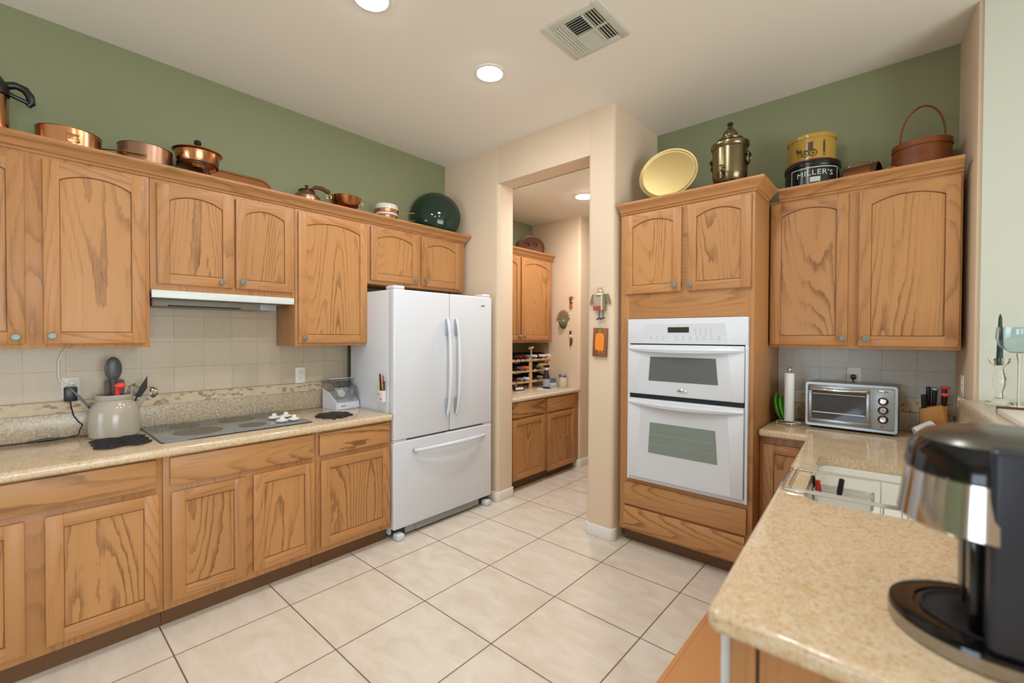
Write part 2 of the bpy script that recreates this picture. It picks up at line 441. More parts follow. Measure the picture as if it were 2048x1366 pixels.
# back wall behind the camera with two windows
b = MB()
xs = [(-.15, .85), (2.55, 7.15)]
for x0, x1 in xs: b.box(x0, x1, -3.65, -3.5, 0, H, BEIGE)
b.box(.85, 2.55, -3.65, -3.5, 0, .75, BEIGE); b.box(.85, 2.55, -3.65, -3.5, 2.15, H, BEIGE)
struct(b, 'wall_back')
for k, (x0, x1, z0, z1) in enumerate([(-1.5, 1.5, .30, 2.45), (-.85, .85, .75, 2.15)]):
    t = .05; M_ = TR(7.12, .2, 0) @ RZ(90) if k == 0 else TR(1.70, -3.61, 0)
    f = MB(); f.box(x0, x1, -.03, .03, z0, z0 + t, WHITE, mtx=M_); f.box(x0, x1, -.03, .03, z1 - t, z1, WHITE, mtx=M_)
    for xx in (x0, (x0 + x1) / 2 - t / 2, x1 - t): f.box(xx, xx + t, -.03, .03, z0 + t, z1 - t, WHITE, mtx=M_)
    fo = struct(f, 'window_%d' % (k + 1))
    g = MB(); g.box(x0 + t, x1 - t, -.003, .003, z0 + t, z1 - t, PANE, mtx=M_); g.build('pane', fo)
# baseboards
def basebd(name, pts):
    b = MB(); b.prism(pts, 0, .085, WHITE, 'xy', bev=.004); struct(b, name)
basebd('baseboard_left', [(.60, 2.846), (.60, 2.833)] + arc(.69, 2.875, .042, -90, 0, 5) + arc(.69, 3.021, .042, 0, 60, 4) + [(.70, 3.03), (.70, 2.86), (.66, 2.846)])
basebd('baseboard_right', [(1.66, 2.92), (1.63, 3.3), (1.608, 3.3)] + arc(1.65, 2.874, .042, 180, 270, 5) + arc(1.805, 2.874, .042, 270, 350, 5) + [(1.847, 2.90), (1.825, 2.90), (1.8, 2.856), (1.67, 2.856)])
basebd('baseboard_pantry', [(.57, 4.20), (.57, 4.187)] + arc(.65, 4.229, .042, -90, 0, 5) + [(.692, 5.5), (.67, 5.5), (.67, 4.26), (.62, 4.21)])
# tiled splashbacks and pebble borders
b = MB(); b.box(.0, .010, -.6, 1.826, 1.10, 1.75, TILE_L); struct(b, 'trim_1')
b = MB(); b.box(.0, .012, -.6, 1.826, 1.035, 1.10, PEB)
b.box(.0, .014, -.6, 1.826, 1.0975, 1.1035, P('border_line', '#A08F76', .5)); b.box(.0, .014, -.6, 1.826, 1.031, 1.037, P('border_line_low', '#AD9C82', .5)); struct(b, 'trim_2')
b = MB(); b.box(2.72, 3.592, 3.550, 3.56, 1.08, 1.45, TILE_R); struct(b, 'trim_3')
b = MB(); b.box(2.72, 3.592, 3.548, 3.56, 1.015, 1.08, PEB); struct(b, 'trim_4')

# ================================================================== cabinets
def knob(parent, x, z, y, r=.0165):
    k = MB()
    k.lathe([(0.006, 0), (.006, .012), (r * .7, .016), (r, .021), (r, .025), (r * .8, .029), (0, .030)], KNOBM, 24, mtx=TR(x, y, z) @ RX(90))
    k.lathe([(r * .5, .0), (r * .5, .002), (0, .0025)], P('knob_centre', '#6F7C77', .3, .2) if 'knob_centre' not in bpy.data.materials else bpy.data.materials['knob_centre'], 16, mtx=TR(x, y - .0295, z) @ RX(90))
    return k.build('knob', parent)
def door(parent, x0, x1, z0, z1, y, arch=False, kn=None, drop=.088, apex=.050, sw=.056):
    d = MB(); t = .020; e = .004
    d.box(x0, x0 + sw, y, y + t, z0, z1, WV, e); d.box(x1 - sw, x1, y, y + t, z0, z1, WV, e)
    xl, xr = x0 + sw - .002, x1 - sw + .002
    d.box(xl, xr, y + .0006, y + t, z0, z0 + sw, WH, e)
    if arch:
        n = 18; w = xr - xl
        # circular arc through the two ends and the apex
        s_ = drop - apex; rad = (w * w / 4 + s_ * s_) / (2 * s_); cz = z1 - apex - rad; cx = (xl + xr) / 2
        pts = [(xl, z1), (xl, z1 - drop)]
        for i in range(1, n):
            xx = xl + w * i / n; pts.append((xx, cz + math.sqrt(rad * rad - (xx - cx) ** 2)))
        pts += [(xr, z1 - drop), (xr, z1)]
        d.prism(pts, y + .0006, y + t, WH, 'xz', bev=.003)
    else:
        d.box(xl, xr, y + .0006, y + t, z1 - sw, z1, WH, e)
    d.box(x0 + sw - .004, x1 - sw + .004, y + .0155, y + t - .001, z0 + sw - .004, z1 - (apex if arch else sw) + .004, WY)
    g = .0030; a0, a1, b0 = x0 + sw - .002 + g, x1 - sw + .002 - g, z0 + sw + g
    if arch: pan = [(a0, b0), (a1, b0)] + [(min(max(px_, a0), a1), pz_ - g) for px_, pz_ in reversed(pts[1:-1])]
    else: pan = [(a0, b0), (a1, b0), (a1, z1 - sw - g), (a0, z1 - sw - g)]
    d.prism(pan, y + .0085, y + .0158, WP, 'xz', bev=.0015, seg=1)
    o = d.build('door', parent)
    if kn: knob(o, kn[0], kn[1], y)
    return o
def drawer(parent, x0, x1, z0, z1, y):
    d = MB(); d.box(x0, x1, y, y + .02, z0, z1, WD, .005); return d.build('drawer', parent)
FACE_L = .665
def base_unit(label, y0, w, doors, drawers, depth=.64, name='base_cabinet', root=None, rot=R(90), top=.862, toe=.06, group='oak base cabinets under the cooktop counter', cat='base cabinet', knobs=None):
    o = thing(name, label, cat, root or (FACE_L, y0, 0), rot, group)
    c = MB(); c.box(0, w, 0, depth, .10, top, WV, .001)
    c.build('carcass', o)
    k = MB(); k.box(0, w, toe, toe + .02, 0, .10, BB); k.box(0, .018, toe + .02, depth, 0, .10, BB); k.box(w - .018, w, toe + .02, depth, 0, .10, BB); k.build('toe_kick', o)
    for d in doors: door(o, d[0] - y0, d[1] - y0, d[2], d[3], -.02)
    for d in drawers: drawer(o, d[0] - y0, d[1] - y0, d[2], d[3], -.02)
    return o
base_unit('oak base cabinet at the left end, below the stoneware crock, with one wide drawer', -.36, .875 - .002, [(-.33, .058, .137, .686), (.116, .497, .137, .686)], [(-.33, .489, .715, .853)])
base_unit('oak base cabinet directly below the glass cooktop, two doors under a wide false drawer', .515, .752 - .002, [(.546, .876, .137, .680), (.914, .253 + 1.0, .137, .680)], [(.541, 1.247, .712, .852)])
base_unit('narrow oak base cabinet beside the white refrigerator, one drawer over one door', 1.267, .533, [(1.294, 1.784, .137, .678)], [(1.286, 1.779, .712, .848)])

def wall_unit(label, x0, w, z0, z1, doors, root, rot, depth, off, group, name='wall_cabinet'):
    o = thing(name, label, 'wall cabinet', root, rot, group)
    c = MB(); c.box(0, w, 0, depth, z0, z1, WV, .001); c.build('carcass', o)
    for d in doors: door(o, d[0] - off, d[1] - off, d[2], d[3], -.02, True, (d[4] - off, d[5]))
    return o
GU = 'oak wall cabinets along the sage wall'
def LU(label, y0, y1, z0, doors): return wall_unit(label, 0, y1 - y0 - .002, z0, 2.312, doors, (.325, y0, 0), R(90), .322, y0, GU)
LU('tall oak wall cabinet at the far left, above the stoneware crock', -.36, .527, 1.39, [(-.32, .072, 1.411, 2.287, .042, 1.443), (.130, .506, 1.411, 2.285, .157, 1.449)])
LU('short oak wall cabinet directly above the white range hood, two arched doors', .527, 1.287, 1.702, [(.555, .921, 1.736, 2.283, .858, 1.768), (.934, 1.272, 1.737, 2.282, .966, 1.777)])
LU('single door tall oak wall cabinet between range hood and refrigerator', 1.287, 1.818, 1.383, [(1.304, 1.808, 1.404, 2.286, 1.338, 1.438)])
LU('small oak wall cabinet above the white refrigerator, two arched doors', 1.818, 2.80, 1.852, [(1.840, 2.277, 1.878, 2.286, 2.237, 1.911), (2.311, 2.738, 1.874, 2.286, 2.347, 1.920)])

CROWN = [(0, 0), (-.006, 0), (-.010, .010), (-.020, .016), (-.026, .030), (-.040, .044), (-.050, .050), (-.056, .058), (-.056, .070), (0, .070)]
def crown_run(mb, p0, p1, mat, nrm, z=2.303, mit0=0.0, mit1=0.0):
    """crown profile swept in plan from p0 to p1; nrm = outward direction; mit = extra length per unit projection"""
    p0, p1, nrm = Vector((*p0, 0)), Vector((*p1, 0)), Vector((*nrm, 0)); d = (p1 - p0).normalized()
    bm = bmesh.new(); r = []
    for p, mt, sg in ((p0, mit0, -1), (p1, mit1, 1)):
        r.append([bm.verts.new(p + nrm * (-q[0]) + d * sg * mt * (-q[0]) + Vector((0, 0, z + q[1]))) for q in CROWN])
    n = len(CROWN)
    for i in range(n): bm.faces.new((r[0][i], r[0][(i + 1) % n], r[1][(i + 1) % n], r[1][i]))
    bm.faces.new(r[0]); bm.faces.new(r[1][::-1])
    mb.merge(bm, mat)
c = MB(); crown_run(c, (0, 0), (3.155, 0), WH, (0, -1), mit1=1.0); crown_run(c, (3.155, 0), (3.155, .322), WH, (1, 0), mit0=1.0)
o = c.build('crown_molding', None, loc=(.325, -.36, 0), rotz=R(90))
tag(o, 'long oak crown molding along the top of the left wall cabinets', 'crown molding')

# ------------------------------------------------------------------ oven tower and right hand cabinets
ot = thing('oven_cabinet', 'tall oak oven cabinet housing the white double oven', 'cabinet', (1.868, 2.895, 0))
c = MB(); w = .85
c.box(0, .062, 0, .66, .10, 2.312, WY, .001); c.box(w - .028, w, 0, .66, .10, 2.312, WY, .001)
c.box(.062, w - .028, 0, .66, 1.577, 2.312, WH, .001); c.box(.062, w - .028, 0, .66, .10, .470, WH, .001)
c.build('carcass', ot)
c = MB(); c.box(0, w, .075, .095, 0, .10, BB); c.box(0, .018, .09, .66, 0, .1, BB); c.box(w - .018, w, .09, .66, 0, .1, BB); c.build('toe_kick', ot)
door(ot, .036, .428, 1.748, 2.292, -.02, True, (.388, 1.786)); door(ot, .466, .834, 1.745, 2.292, -.02, True, (.488, 1.783))
drawer(ot, .040, .822, .288, .442, -.02); drawer(ot, .036, .815, .118, .272, -.02)
GR_ = 'oak wall cabinets above the toaster oven'
ru = wall_unit('two door oak wall cabinet above the toaster oven, right of the oven tower', 0, .868, 1.39, 2.312, [(2.730, 3.124, 1.408, 2.290, 3.104, 1.448), (3.172, 3.582, 1.405, 2.288, 3.210, 1.448)], (2.722, 3.255, 0), 0.0, .300, 2.722, None)
c = MB(); crown_run(c, (0, 0), (.85, 0), WH, (0, -1), mit1=1.0); crown_run(c, (.85, 0), (.85, .304), WH, (1, 0), mit0=1.0)
c.build('crown_molding', ot)
c = MB(); crown_run(c, (.052, 0), (.870, 0), WH, (0, -1)); c.build('crown_molding', ru)
# base cabinet right of the tower
o = thing('base_cabinet', 'oak base cabinet between oven tower and sink counter, single plain door', 'base cabinet', (2.720, 3.05, 0))
c = MB(); c.box(0, .36, 0, .50, .10, .862, WV, .001); c.build('carcass', o)
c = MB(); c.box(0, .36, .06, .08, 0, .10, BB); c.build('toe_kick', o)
door(o, .022, .262, .137, .815, -.02)

# ================================================================== worktops
CT = .905
b = MB()
b.prism([(.002, 1.797), (.002, -.60), (.705, -.60), (.705, 1.797)], .8625, CT, GR, 'xy', bev=.016, seg=4)
o = b.build('countertop', None)
tag(o, 'long speckled granite countertop on the left, carrying the glass cooktop', 'countertop')
b = MB(); b.box(.0, .022, -.60, 1.797, CT, 1.034, GRS, .003); b.build('splash', o)
AA = R(3.02); PO = Vector((2.972, 2.998)); PD = Vector((math.sin(AA), -math.cos(AA))); PU = Vector((math.cos(AA), math.sin(AA)))
def pen(u, v): q = PO + PU * u + PD * v; return (q.x, q.y)
PM = Matrix(((PU.x, PD.x, 0, PO.x), (PU.y, PD.y, 0, PO.y), (0, 0, 1, 0), (0, 0, 0, 1)))   # local (u, v, z) of the sink counter
hole = [pen(*p) for p in rrect(.085, .54, .465, 1.195, .06, 6)]
VE = 2.048
outer = [(2.722, 3.548), (2.722, 2.985), (2.945, 2.985), (2.960, 2.980)] + [pen(0, .03), pen(0, VE - .03), pen(.006, VE - .012), pen(.020, VE), (3.70, .962), (skew(.965) - .004, .99), (skew(3.16) - .004, 3.16), (3.612, 3.20), (3.600, 3.30), (3.594, 3.39), (3.582, 3.548)]
b = MB(); b.prism(outer, .8625, CT, GR, 'xy', bev=.015, seg=4, hole=hole, bevel_outer_only=True)
o = b.build('countertop', None)
tag(o, 'L-shaped speckled granite sink countertop on the right, in the foreground', 'countertop')
b = MB(); b.box(2.724, 3.582, 3.531, 3.5475, CT, 1.013, GRS, .003); b.build('splash', o)
# sink
o = thing('sink', 'white undermount kitchen sink set into the granite counter', 'sink', (pen(.31, .83)[0], pen(.31, .83)[1], .70))
def sring(off, z, r): return [(*[c - k for c, k in zip(pen(*p), (o.location.x, o.location.y))], z - .70) for p in rrect(.085 - off, .54 + off, .465 - off, 1.195 + off, r, 6)]
b = MB(); b.loft([sring(.02, .861, .07), sring(.02, .845, .07), sring(.0, .70, .07), sring(-.03, .672, .06)][::1], SINKW, cap0=False)
b.loft([sring(.02, .861, .07), sring(-.002, .861, .06), sring(-.004, .84, .06), sring(-.022, .72, .06), sring(-.05, .695, .05), sring(-.10, .688, .04)], SINKW)
b.build('basin', o)
b = MB(); q = pen(.33, .75); b.lathe([(.045, 0), (.045, .003), (.03, .004), (.028, .001), (0, .001)], CHROME, 24, c=(q[0] - o.location.x, q[1] - o.location.y, -.0115)); b.build('drain', o)
# cabinet under the sink, dishwasher and end panel (kitchen side faces -u)
def pbox(b, u0, u1, v0, v1, z0, z1, mat, bev=0.0): b.box(u0, u1, v0, v1, z0, z1, mat, bev, mtx=PM)
o = tag(bpy.data.objects.new('base_cabinet', None), 'oak sink base cabinet with a recessed end panel, under the foreground counter', 'base cabinet'); COL.objects.link(o)
o.location = (3.3, 1.9, 0); inv = TR(-3.3, -1.9, 0)
def pb(u0, u1, v0, v1, z0, z1, mat, bev, name, par=o, bb=None):
    q = bb or MB(); q.box(u0, u1, v0, v1, z0, z1, mat, bev, mtx=inv @ PM); return q
b = pb(.035, .05, .06, 1.36, .10, .862, WV, 0, ''); pb(.05, .60, .06, 1.36, .10, .64, WV, 0, '', bb=b); pb(.05, .60, 1.34, 1.36, .64, .862, WV, 0, '', bb=b); pb(.05, .62, .06, .075, .64, .862, WV, 0, '', bb=b)
b.build('carcass', o)
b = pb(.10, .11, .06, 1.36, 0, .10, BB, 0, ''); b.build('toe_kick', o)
for v0, v1 in ((.09, .70), (.72, 1.33)):
    b = pb(.014, .034, v0, v1, .137, .68, WV, .004, ''); b.build('door', o)
b = pb(.014, .034, .09, 1.33, .715, .85, WD, .004, ''); b.build('drawer', o)
b = pb(.040, .085, 1.978, 2.012, .0, .862, WV, .002, ''); pb(.092, .64, 1.978, 2.000, .0, .862, WY, .0, '', bb=b); b.build('end_panel', o)
o = thing('dishwasher', 'white dishwasher at the near end of the sink counter', 'dishwasher', (3.2, 1.3, 0)); inv2 = TR(-3.2, -1.3, 0)
b = MB(); b.box(.040, .60, 1.375, 1.975, .02, .855, APPG, 0, mtx=inv2 @ PM); b.build('tub', o)
b = MB(); b.box(.028, .0395, 1.37, 2.004, .10, .70, APP, .004, mtx=inv2 @ PM); b.build('door', o)
b = MB(); b.box(.021, .0395, 1.37, 2.004, .703, .858, APP, .004, mtx=inv2 @ PM); b.build('control_panel', o)
b = MB(); b.box(2.612, 3.03, 1.05, 2.56, .0, .012, SEAT, .004); b.box(2.630, 2.634, 1.07, 2.54, .0115, .0135, P('mat_border', '#D89A66', .7))
o = b.build('floor_mat'); tag(o, 'orange tan mat on the tile floor in front of the sink counter', 'mat')

# ledge on the half wall
b = MB(); b.prism([(skew(3.17) - .045, 3.172), (skew(3.33) - .03, 3.31), (skew(3.32) - .028, 3.335), (skew(3.17) - .02, 3.172)], 1.11, 1.15, GRP, 'xy')
b.prism([(skew(3.17) - .045, 3.1725), (skew(.88) - .045, .88), (skew(.88) + .28, .88), (skew(3.17) + .28, 3.1725)], 1.107, 1.15, GRP, 'xy', bev=.012, seg=3)
o = b.build('ledge'); tag(o, 'pale granite ledge on the half wall at the right edge', 'ledge')

# ================================================================== refrigerator
fr = thing('refrigerator', 'white french door refrigerator with a bottom freezer drawer', 'refrigerator', (.70, 1.803, 0), R(90))
WF = .982
b = MB(); b.box(.004, WF - .004, .066, .605, .03, 1.783, APP, .006); b.build('body', fr)
b = MB(); b.box(.02, WF - .02, .045, .07, .03, 1.77, APPD); b.build('gasket', fr)
def fdoor(name, x0, x1, z0, z1):
    d = MB(); d.box(x0, x1, 0, .058, z0, z1, APP, .012, 4); return d.build(name, fr)
dl = fdoor('door', 0, .510, .712, 1.785); dr = fdoor('door', .516, WF, .712, 1.785); df = fdoor('freezer_drawer', 0, WF, .078, .700)
def bowh(x, sgn, par):
    h = MB(); pts = []; rad = []
    for i in range(17):
        t = i / 16; z = .845 + (1.59 - .845) * t
        pts.append((x, -.016 - .042 * math.sin(math.pi * t) ** .55, z)); rad.append(.011 + .005 * math.sin(math.pi * t))
    h.tube(pts, rad, APP, 14); ho = h.build('handle', par)
    for z0 in (.845, 1.46):
        k = MB(); k.box(x - .013, x + .013, -.024, .002, z0, z0 + .13, GREYP, .009, 3); k.build('handle_mount', par)
bowh(.474, 1, dl); bowh(.566, 1, dr)
h = MB(); pts = []; rad = []
for i in range(17):
    t = i / 16; pts.append((.165 + .72 * t, -.014 - .045 * math.sin(math.pi * t) ** .55, .622 - .0 * t)); rad.append(.011 + .006 * math.sin(math.pi * t))
h.tube(pts, rad, APP, 14); h.build('handle', df)
k = MB(); k.box(.158, .20, -.022, .002, .610, .634, GREYP, .008, 3); k.box(.85, .892, -.022, .002, .610, .634, GREYP, .008, 3); k.build('handle_mount', df)
e = MB(); e.ball((.872, -.001, 1.712), (.025, .004, .009), CHROME, 20); e.ball((.872, -.004, 1.712), (.017, .003, .005), STEEL, 16); e.build('emblem', dr)
for x0, x1 in ((.01, .10), (WF - .10, WF - .01)):
    c = MB(); c.box(x0, x1, .01, .12, 1.785, 1.812, APP, .010, 3); c.build('hinge_cover', fr)
c = MB(); c.box(.0, .11, .005, .06, .701, .711, APP, .002); c.build('hinge', fr)
c = MB(); c.box(WF - .09, WF, .005, .06, .701, .711, APP, .002); c.build('hinge', fr)
g = MB(); g.box(.12, WF - .12, .035, .05, .018, .074, GREYP, .003)
for i in range(5): g.box(.20, WF - .20, .026, .036, .024 + i * .0095, .029 + i * .0095, P('grille_grey', '#B9BCBF', .4) if 'grille_grey' not in bpy.data.materials else bpy.data.materials['grille_grey'])
g.build('grille', fr)
for x0 in (.02, WF - .08):
    c = MB(); c.box(x0, x0 + .06, -.022, .05, 0, .046, APP, .012, 3); c.build('foot', fr)

# ================================================================== cooktop and hood
ck = thing('cooktop', 'grey glass electric cooktop set in the left granite counter', 'cooktop', (.30, .91, CT))
x0, x1, y0, y1 = .035 - .30, .572 - .30, .528 - .91, 1.292 - .91
b = MB(); b.prism(rrect(x0, x1, y0, y1, .015, 4), 0.0, .009, OVENL if False else GLASSB, 'xy', bev=.003); b.build('glass_top', ck)
b = MB(); b.prism(rrect(x0 - .003, x1 + .003, y0 - .003, y1 + .003, .017, 4), 0.0, .005, BLACKG, 'xy'); b.build('rim', ck)
for cx, cy, r in ((.155, .715, .078), (.395, .725, .118), (.165, .985, .098), (.425, .995, .075)):
    d = MB(); d.lathe([(r, 0), (r, .0006), (0, .0006)], BURN, 40, c=(cx - .30, cy - .91, .0088)); d.build('burner', ck)
for cx, cy in ((.335, 1.150), (.475, 1.145), (.335, 1.222), (.475, 1.217)):
    k = MB(); k.lathe([(.024, 0), (.034, .006), (.036, .012), (.030, .016), (.014, .020), (.013, .030), (.010, .036), (0, .037)], WHITE, 24, c=(cx - .30, cy - .91, .011))
    k.lathe([(.02, -.003), (.02, .001)], BLACK, 16, c=(cx - .30, cy - .91, .011)); k.build('knob', ck)
rh = thing('range_hood', 'slim white range hood under the short wall cabinet, over the cooktop', 'range hood', (.0, .53, 1.60))
b = MB(); b.box(.335, .352, 0, .742, .058, .100, HOODW, .003); b.box(.0, .335, 0, .742, .085, .100, HOODW); b.build('front_strip', rh)
b = MB(); b.box(.012, .335, .001, .741, .060, .0845, HOODG); b.box(.012, .235, .02, .665, .018, .060, HOODG, .004); b.build('housing', rh)
b = MB(); b.box(.2352, .238, .09, .46, .0185, .026, BLACKM); b.build('filter_slot', rh)
b = MB(); b.box(.08, .25, .57, .668, .016, .0585, GREYP, .004); b.build('light_cover', rh)

# ================================================================== double oven
ov = thing('double_oven', 'white built-in double oven with control panel, in the oak tower', 'oven', (1.937, 2.895, .474))
OW = .757
def oz(z): return z - .474
b = MB(); b.box(.004, OW - .004, -.012, .50, .002, oz(1.571), P('oven_body', '#B9BDC2', .4)); b.build('body', ov)
b = MB(); b.box(0, OW, -.030, -.0005, oz(1.408), oz(1.574), APP, .003); b.build('control_panel', ov); cp = ov.children[-1]
b = MB(); b.prism([(.112, oz(1.417)), (.645, oz(1.417)), (.632, oz(1.538)), (.120, oz(1.538))], -.0315, -.029, APPG, 'xz')
kmat = P('key_print', '#B4B9C0', .5)
for i in range(22):
    kx = .16 + (i % 11) * .043; kz = oz(1.436) + (i // 11) * .014
    if .27 < kx < .3: continue
    b.box(kx, kx + .014, -.0319, -.0314, kz, kz + .006, kmat)
for i in range(12):
    kx = .45 + (i % 4) * .032; kz = oz(1.468) + (i // 4) * .015; b.box(kx, kx + .012, -.0319, -.0314, kz, kz + .006, kmat)
b.build('touch_pad', cp)
b = MB(); b.box(.282, .418, -.0328, -.031, oz(1.481), oz(1.516), P('oven_display', '#38352F', .15)); b.build('display', cp)
b = MB(); b.box(0, .014, -.028, -.0005, 0, oz(1.408), APP); b.box(OW - .014, OW, -.028, -.0005, 0, oz(1.408), APP); b.box(.014, OW - .014, -.026, -.0005, .0, .022, APP, .003); b.build('trim_frame', ov)
b = MB(); b.box(.014, OW - .014, -.016, -.0005, oz(1.036), oz(1.068), BLACKM); b.box(.014, OW - .014, -.014, -.0005, oz(1.400), oz(1.410), BLACKM); b.build('vent_gap', ov)
def ovdoor(z0, z1, wz0, wz1, gm, inset):
    d = MB(); d.box(.017, OW - .017, -.046, -.004, z0, z1, APP, .004); o = d.build('door', ov)
    d = MB(); d.prism([(.085 - inset, z0 + .006), (OW - .085 + inset, z0 + .006), (OW - .105, z1 - .04), (.105, z1 - .04)], -.0475, -.045, APPG, 'xz'); d.build('glass_panel', o)
    d = MB(); d.prism([(.160, wz0), (OW - .158, wz0), (OW - .172, wz1), (.172, wz1)], -.0492, -.047, gm, 'xz'); d.build('window', o)
    # bowed full-width handle
    n = 20; rings = []
    for i in range(n + 1):
        t = i / n * 2 - 1; bow = 1 - t * t
        x = OW / 2 + t * (OW / 2 - .018); dy = -.047 - .040 * bow; hz = .014 + .010 * bow; zc = z1 - .026 - .004 * bow
        rings.append([(x, -.040, zc + .020), (x, dy, zc + hz * .8), (x, dy - .006, zc), (x, dy, zc - hz * .8), (x, -.040 - .02 * bow, zc - hz)])
    d = MB(); d.loft(rings, APP, cap0=True); d.build('handle', o)
    return o
du = ovdoor(oz(1.069), oz(1.400), oz(1.163), oz(1.322), OVENG, .012)
dl_ = ovdoor(oz(.500), oz(1.037), oz(.682), oz(.885), OVENL, .004)
e = MB(); e.ball((.385, -.049, oz(1.108)), (.034, .006, .013), CHROME, 24); e.ball((.385, -.054, oz(1.108)), (.022, .003, .006), STEEL, 16); e.build('emblem', du)
r = MB()
for z in (.742, .806): r.box(.18, OW - .18, -.0497, -.0490, oz(z), oz(z) + .003, P('rack_line%d' % int(z * 1000), '#93A098', .4))
r.build('rack_lines', dl_)

# ================================================================== ceiling fixtures
def can(label, x, y, z, lamp, power_group):
    o = thing('recessed_light', label, 'ceiling light', (x, y, z), 0, power_group)
    r = MB(); r.lathe([(.078, -.001), (.080, -.006), (.097, -.004), (.099, -.0005)], WHITE, 40); r.build('trim_ring', o)
    d = MB(); d.lathe([(0, -.014), (.04, -.012), (.07, -.006), (.0785, -.002)], lamp, 40); d.build('lens', o)
    return o
GC = 'recessed ceiling lights of the kitchen'
can('round recessed ceiling light nearest the refrigerator, left of the air vent', 1.412, 2.028, H, LAMP, GC)
can('round recessed ceiling light cut by the top edge of the photo', 1.412, 1.205, H, LAMP, GC)
for x, y in ((2.55, 1.55), (2.55, .70)):
    can('round recessed ceiling light overhead, behind the edge of the view', x, y, H, LAMP, GC)
can('round recessed light in the pantry passage ceiling beyond the doorway', 1.085, 3.64, HH, LAMPH, None)
vt = thing('air_vent', 'square white four-way air vent in the ceiling', 'ceiling vent', (2.070, 2.095, H))
VW = P('vent_white', '#C9CBBE', .5); VD = P('vent_shade', '#3A3833', .8); 
b = MB(); b.box(-.165, .165, -.165, .165, -.004, -.0005, VD); b.build('recess_shade', vt)  # flat dark plate, painted as the shaded hollow behind the louvers
b = MB()
for s_ in ((-.172, -.128, -.172, .172), (.128, .172, -.172, .172), (-.128, .128, -.172, -.128), (-.128, .128, .128, .172)): b.box(*s_, -.010, -.0005, VW, .003)
b.box(-.062, -.052, -.128, .128, -.014, -.001, VW); b.box(.052, .062, -.128, .128, -.014, -.001, VW); b.box(-.128, .128, -.005, .005, -.0135, -.001, VW); b.build('frame', vt)
def slats(n, x0, x1, y0, y1, along, tilt):
    for i in range(n):
        t = (i + .5) / n
        q = MB()
        if along == 'x':
            y = y0 + (y1 - y0) * t; q.box(-(x1 - x0) / 2, (x1 - x0) / 2, -.0068, .0068, -.0008, .0008, VW, mtx=TR((x0 + x1) / 2, y, -.009) @ RX(tilt))
        else:
            x = x0 + (x1 - x0) * t; q.box(-.0064, .0064, -(y1 - y0) / 2, (y1 - y0) / 2, -.0008, .0008, VW, mtx=TR(x, (y0 + y1) / 2, -.009) @ RY(tilt))
        q.build('louver', vt)
slats(7, -.052, .052, -.128, -.005, 'x', 38.01); slats(7, -.052, .052, .005, .128, 'x', -38.01)
for yy in ((-.128, -.005), (.005, .128)):
    slats(4, -.128, -.062, *yy, 'y', -34.01); slats(4, .062, .128, *yy, 'y', 34.01)

# ================================================================== coffee maker (foreground)
cm = thing('coffee_maker', 'black and chrome single-cup coffee maker in the right foreground', 'coffee maker', (3.495, 1.21, CT))
def dshape(r, back, n=28, ry=None): 
    ry = ry or r
    return [(r * math.cos(R(90 + 180 * i / n)), ry * math.sin(R(90 + 180 * i / n))) for i in range(n + 1)] + [(back, -ry), (back, ry)]
def dring(r, back, z, ry=None): return [(x, y, z) for x, y in dshape(r, back, 28, ry)]
b = MB(); b.loft([dring(.134, .155, .0005), dring(.139, .155, .004), dring(.139, .155, .027)], P('coffee_steel', (.42, .41, .40, 1), .22, 1.0), cap0=True)
b.build('base', cm)
b = MB(); b.loft([dring(.139, .1545, .0272), dring(.137, .1545, .034), dring(.128, .15, .038), dring(.102, .14, .038), dring(.098, .14, .034), dring(.09, .135, .034)], BLACKG); b.build('drip_tray', cm)
b = MB(); b.lathe([(0, .0345), (.078, .0345), (.084, .036), (.088, .0395), (.092, .0395), (.092, .034)], BLACKM, 40, c=(.0, .0, .0)); b.build('warming_plate', cm)
b = MB(); b.box(-.012, .155, -.133, .133, .036, .371, NAVY, .012, 3); b.build('body', cm)
b = MB(); b.box(-.030, -.0125, -.080, .126, .038, .215, BLACKG, .006); b.box(-.034, -.030, -.02, .07, .06, .20, BLACK, .003); b.build('column', cm)
b = MB(); b.loft([dring(.124, .0, .212, .134), dring(.127, .0, .216, .137), dring(.115, .0, .304, .125)], CHROMED, cap0=True, cap1=True); b.build('brew_head', cm)
b = MB(); b.loft([dring(.115, .15, .3045, .125), dring(.117, .15, .308, .127), dring(.112, .15, .345, .123), dring(.098, .15, .364, .112)], BLACKG, cap0=True); b.build('head_band', cm)
b = MB(); b.loft([dring(.099, .15, .3645, .113), dring(.088, .148, .374, .104), dring(.066, .14, .382, .085), dring(.035, .13, .387, .06), dring(.01, .12, .388, .03)], P('coffee_lid', '#63605A', .28, .75)); b.build('lid', cm)

# ================================================================== things on the sink counter
tz = thing('toaster_oven', 'stainless steel toaster oven on the right granite counter', 'toaster oven', (2.922, 3.262, CT), R(-2))
TW, TH, TD = .428, .262, .245
b = MB(); b.box(0, TW, .012, TD, .016, TH + .016, STEEL, .010, 3); b.build('housing', tz)
b = MB(); b.prism(rrect(.0, TW, .016, TH + .016, .014, 4), .0, .014, STEEL, 'xz', hole=rrect(.012, TW - .012, .03, TH + .002, .008, 4)); b.build('bezel', tz)
b = MB(); b.box(.012, .310, .006, .016, .036, .058, STEEL, .003); b.box(.012, .310, .006, .016, TH - .034, TH - .002, STEEL, .003)
b.box(.012, .032, .006, .016, .058, TH - .034, STEEL, .002); b.box(.290, .310, .006, .016, .058, TH - .034, STEEL, .002); dd = b.build('door', tz)
b = MB(); b.box(.032, .290, .009, .0125, .058, TH - .034, P('toaster_window', '#46464A', .08)); b.build('window', dd)
